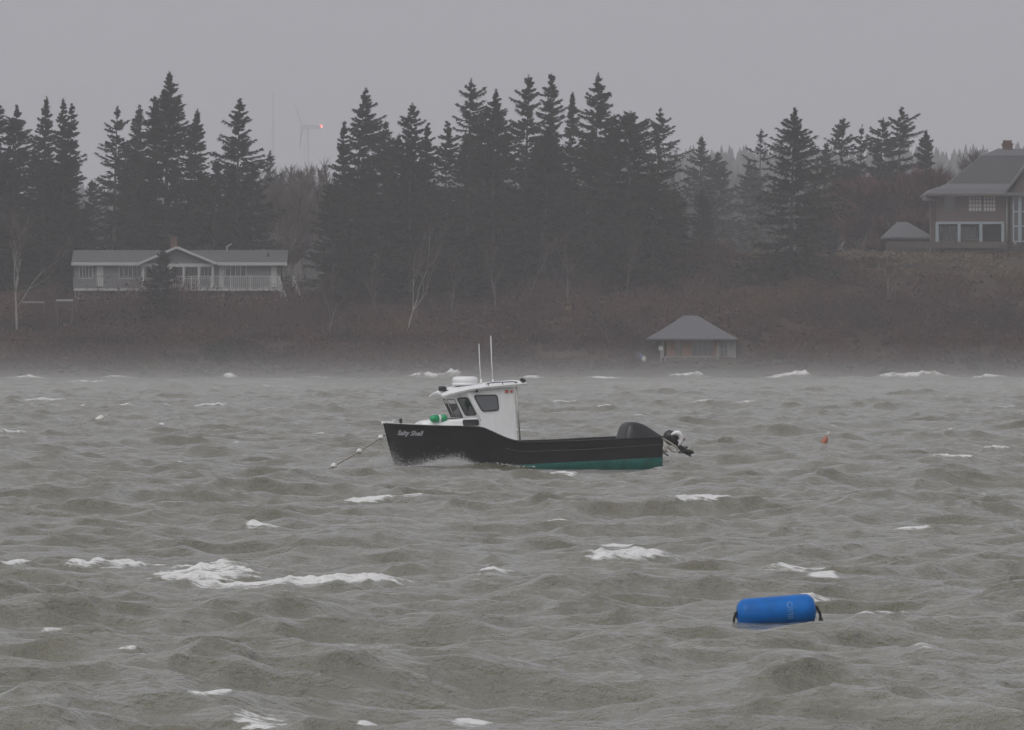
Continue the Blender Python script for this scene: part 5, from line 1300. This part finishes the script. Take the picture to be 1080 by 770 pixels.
# wind turbine and mast far beyond the ridge
def turbine():
    Y = 5600.0; h = px2w(323.5, 134.5, Y); g0 = ground(h.x, Y); r = empty('wind_turbine', (h.x, Y, g0)); tag(r, 'faint wind turbine with a red warning lamp, nearly lost in the haze', 'wind turbine')
    m = mat('turbine paint', (0.42, 0.42, 0.43), 0.5); H = h.z - g0; u = Y / FPX
    mb = MB(); mb.tube([(0, 0, -5), (0, 0, H - 1)], [2.4, 1.3], 16); mb.build('tower', m, r)
    mb = MB(); mb.box((3.0, 0, H + 0.3), (10.5, 2.6, 2.4)); mb.lathe([(1.3, -0.6), (1.1, 0.8), (0.3, 2.0), (0, 2.1)], 14, 0, Matrix.Translation((-2.2, 0, H)) @ Matrix.Rotation(R(-90), 4, 'Y')); mb.build('nacelle', m, r, 0.3)
    for k in range(3):
        a = R(18) + 2.094 * k; d = Vector((-0.30, math.sin(a) * 0.95, math.cos(a))).normalized() if k == 0 else Vector((-0.1, math.sin(a), math.cos(a))).normalized()
        q = MB(); L = 15.5; n = 8; P = []
        s = Vector((0.6, 1, 0)).normalized(); t = d.cross(s).normalized()
        for i in range(n + 1):
            f = i / n; c = Vector((-2.6, 0, H)) + d * (0.8 + L * f); w = (0.55 + 0.9 * min(1, f * 6) * (1 - f)) ; th = 0.28 * (1 - 0.7 * f)
            P.append([c - s * w, c + t * th, c + s * w * 0.8, c - t * th])
        q.grid(P, 0, True, loop=True); q.add(P[-1], [(0, 1, 2, 3)]); q.build('blade', m, r)
    lamp = mat('red warning lamp', (0.6, 0.05, 0.03), 0.4, emit=((1.0, 0.13, 0.09), 5.5))
    p = px2w(338, 133.5, Y); mb = MB(); mb.lathe([(0.8, -0.8), (1.1, -0.3), (1.1, 0.4), (0.7, 1.0), (0, 1.1)], 14, 0, Matrix.Translation((p.x - h.x, 0, p.z - g0))); mb.tube([(p.x - h.x, 0, H + 1.3), (p.x - h.x, 0, p.z - g0 - 0.8)], 0.3, 6); mb.build('warning_lamp', lamp, r)
    Y = 5200.0; p = px2w(288, 97, Y); g0 = ground(p.x, Y); o = empty('mast', (p.x, Y, g0)); tag(o, 'tall thin mast barely showing through the haze above the bare trees', 'mast')
    mb = MB(); hh = p.z - g0
    for sx, sy in ((-.5, -.3), (.5, -.3), (0, .55)): mb.tube([(sx, sy, -2), (sx * .7, sy * .7, hh)], 0.11, 6)
    n = 60
    for k in range(n): z0, z1 = hh * k / n, hh * (k + 1) / n; sg = 1 if k % 2 else -1; mb.tube([(-.5 * sg, -.3, z0), (.5 * sg, -.3, z1)], 0.09, 4)
    mb.build('lattice', m, o)
turbine()

# ------------------------------------------------------------------ the air
def air(name, lo, hi, dens, col, label):
    x0, y0, z0 = lo; x1, y1, z1 = hi
    b = np_obj(name, [(x0, y0, z0), (x1, y0, z0), (x1, y1, z0), (x0, y1, z0), (x0, y0, z1), (x1, y0, z1), (x1, y1, z1), (x0, y1, z1)],
               [(3, 2, 1, 0), (4, 5, 6, 7), (0, 1, 5, 4), (1, 2, 6, 5), (2, 3, 7, 6), (3, 0, 4, 7)], None)
    m = bpy.data.materials.new(name); m.use_nodes = True; t = m.node_tree; t.nodes.clear()
    v = t.nodes.new('ShaderNodeVolumePrincipled'); v.inputs['Color'].default_value = (*col, 1); v.inputs['Density'].default_value = dens
    oo = t.nodes.new('ShaderNodeOutputMaterial'); t.links.new(v.outputs[0], oo.inputs['Volume']); b.data.materials.append(m)
    tag(b, label, 'haze', kind='stuff')
air('haze', (-3500, -45, -8), (3500, 12500, 230), HAZE_DENSITY, (0.95, 0.95, 0.985), 'grey rain haze filling the whole view')
# the blown spray stands higher towards the surf on the far shore
prof = [(270, 0.1), (480, 0.38), (600, 0.7), (680, 1.0), (730, 1.6), (758, 2.3), (782, 3.3)]
V = []; F = []; n = len(prof)
for yy, zz in prof: V += [(-420, yy, -3), (420, yy, -3), (420, yy, zz), (-420, yy, zz)]
for k in range(n - 1):
    a, b = 4 * k, 4 * k + 4
    for q in range(4): F.append((a + q, b + q, b + (q + 1) % 4, a + (q + 1) % 4))
F += [(0, 1, 2, 3), (4 * n - 1, 4 * n - 2, 4 * n - 3, 4 * n - 4)]
w = np_obj('spindrift', V, F, None)
bm = bmesh.new(); bm.from_mesh(w.data); bmesh.ops.recalc_face_normals(bm, faces=bm.faces[:]); bm.to_mesh(w.data); bm.free()
m = bpy.data.materials.new('spindrift'); m.use_nodes = True; tn = m.node_tree; tn.nodes.clear()
v = tn.nodes.new('ShaderNodeVolumePrincipled'); v.inputs['Color'].default_value = (0.97, 0.97, 0.97, 1); v.inputs['Density'].default_value = MIST_DENSITY
oo = tn.nodes.new('ShaderNodeOutputMaterial'); tn.links.new(v.outputs[0], oo.inputs['Volume']); w.data.materials.append(m)
tag(w, 'low pale spindrift blown off the far water', 'spray mist', kind='stuff')
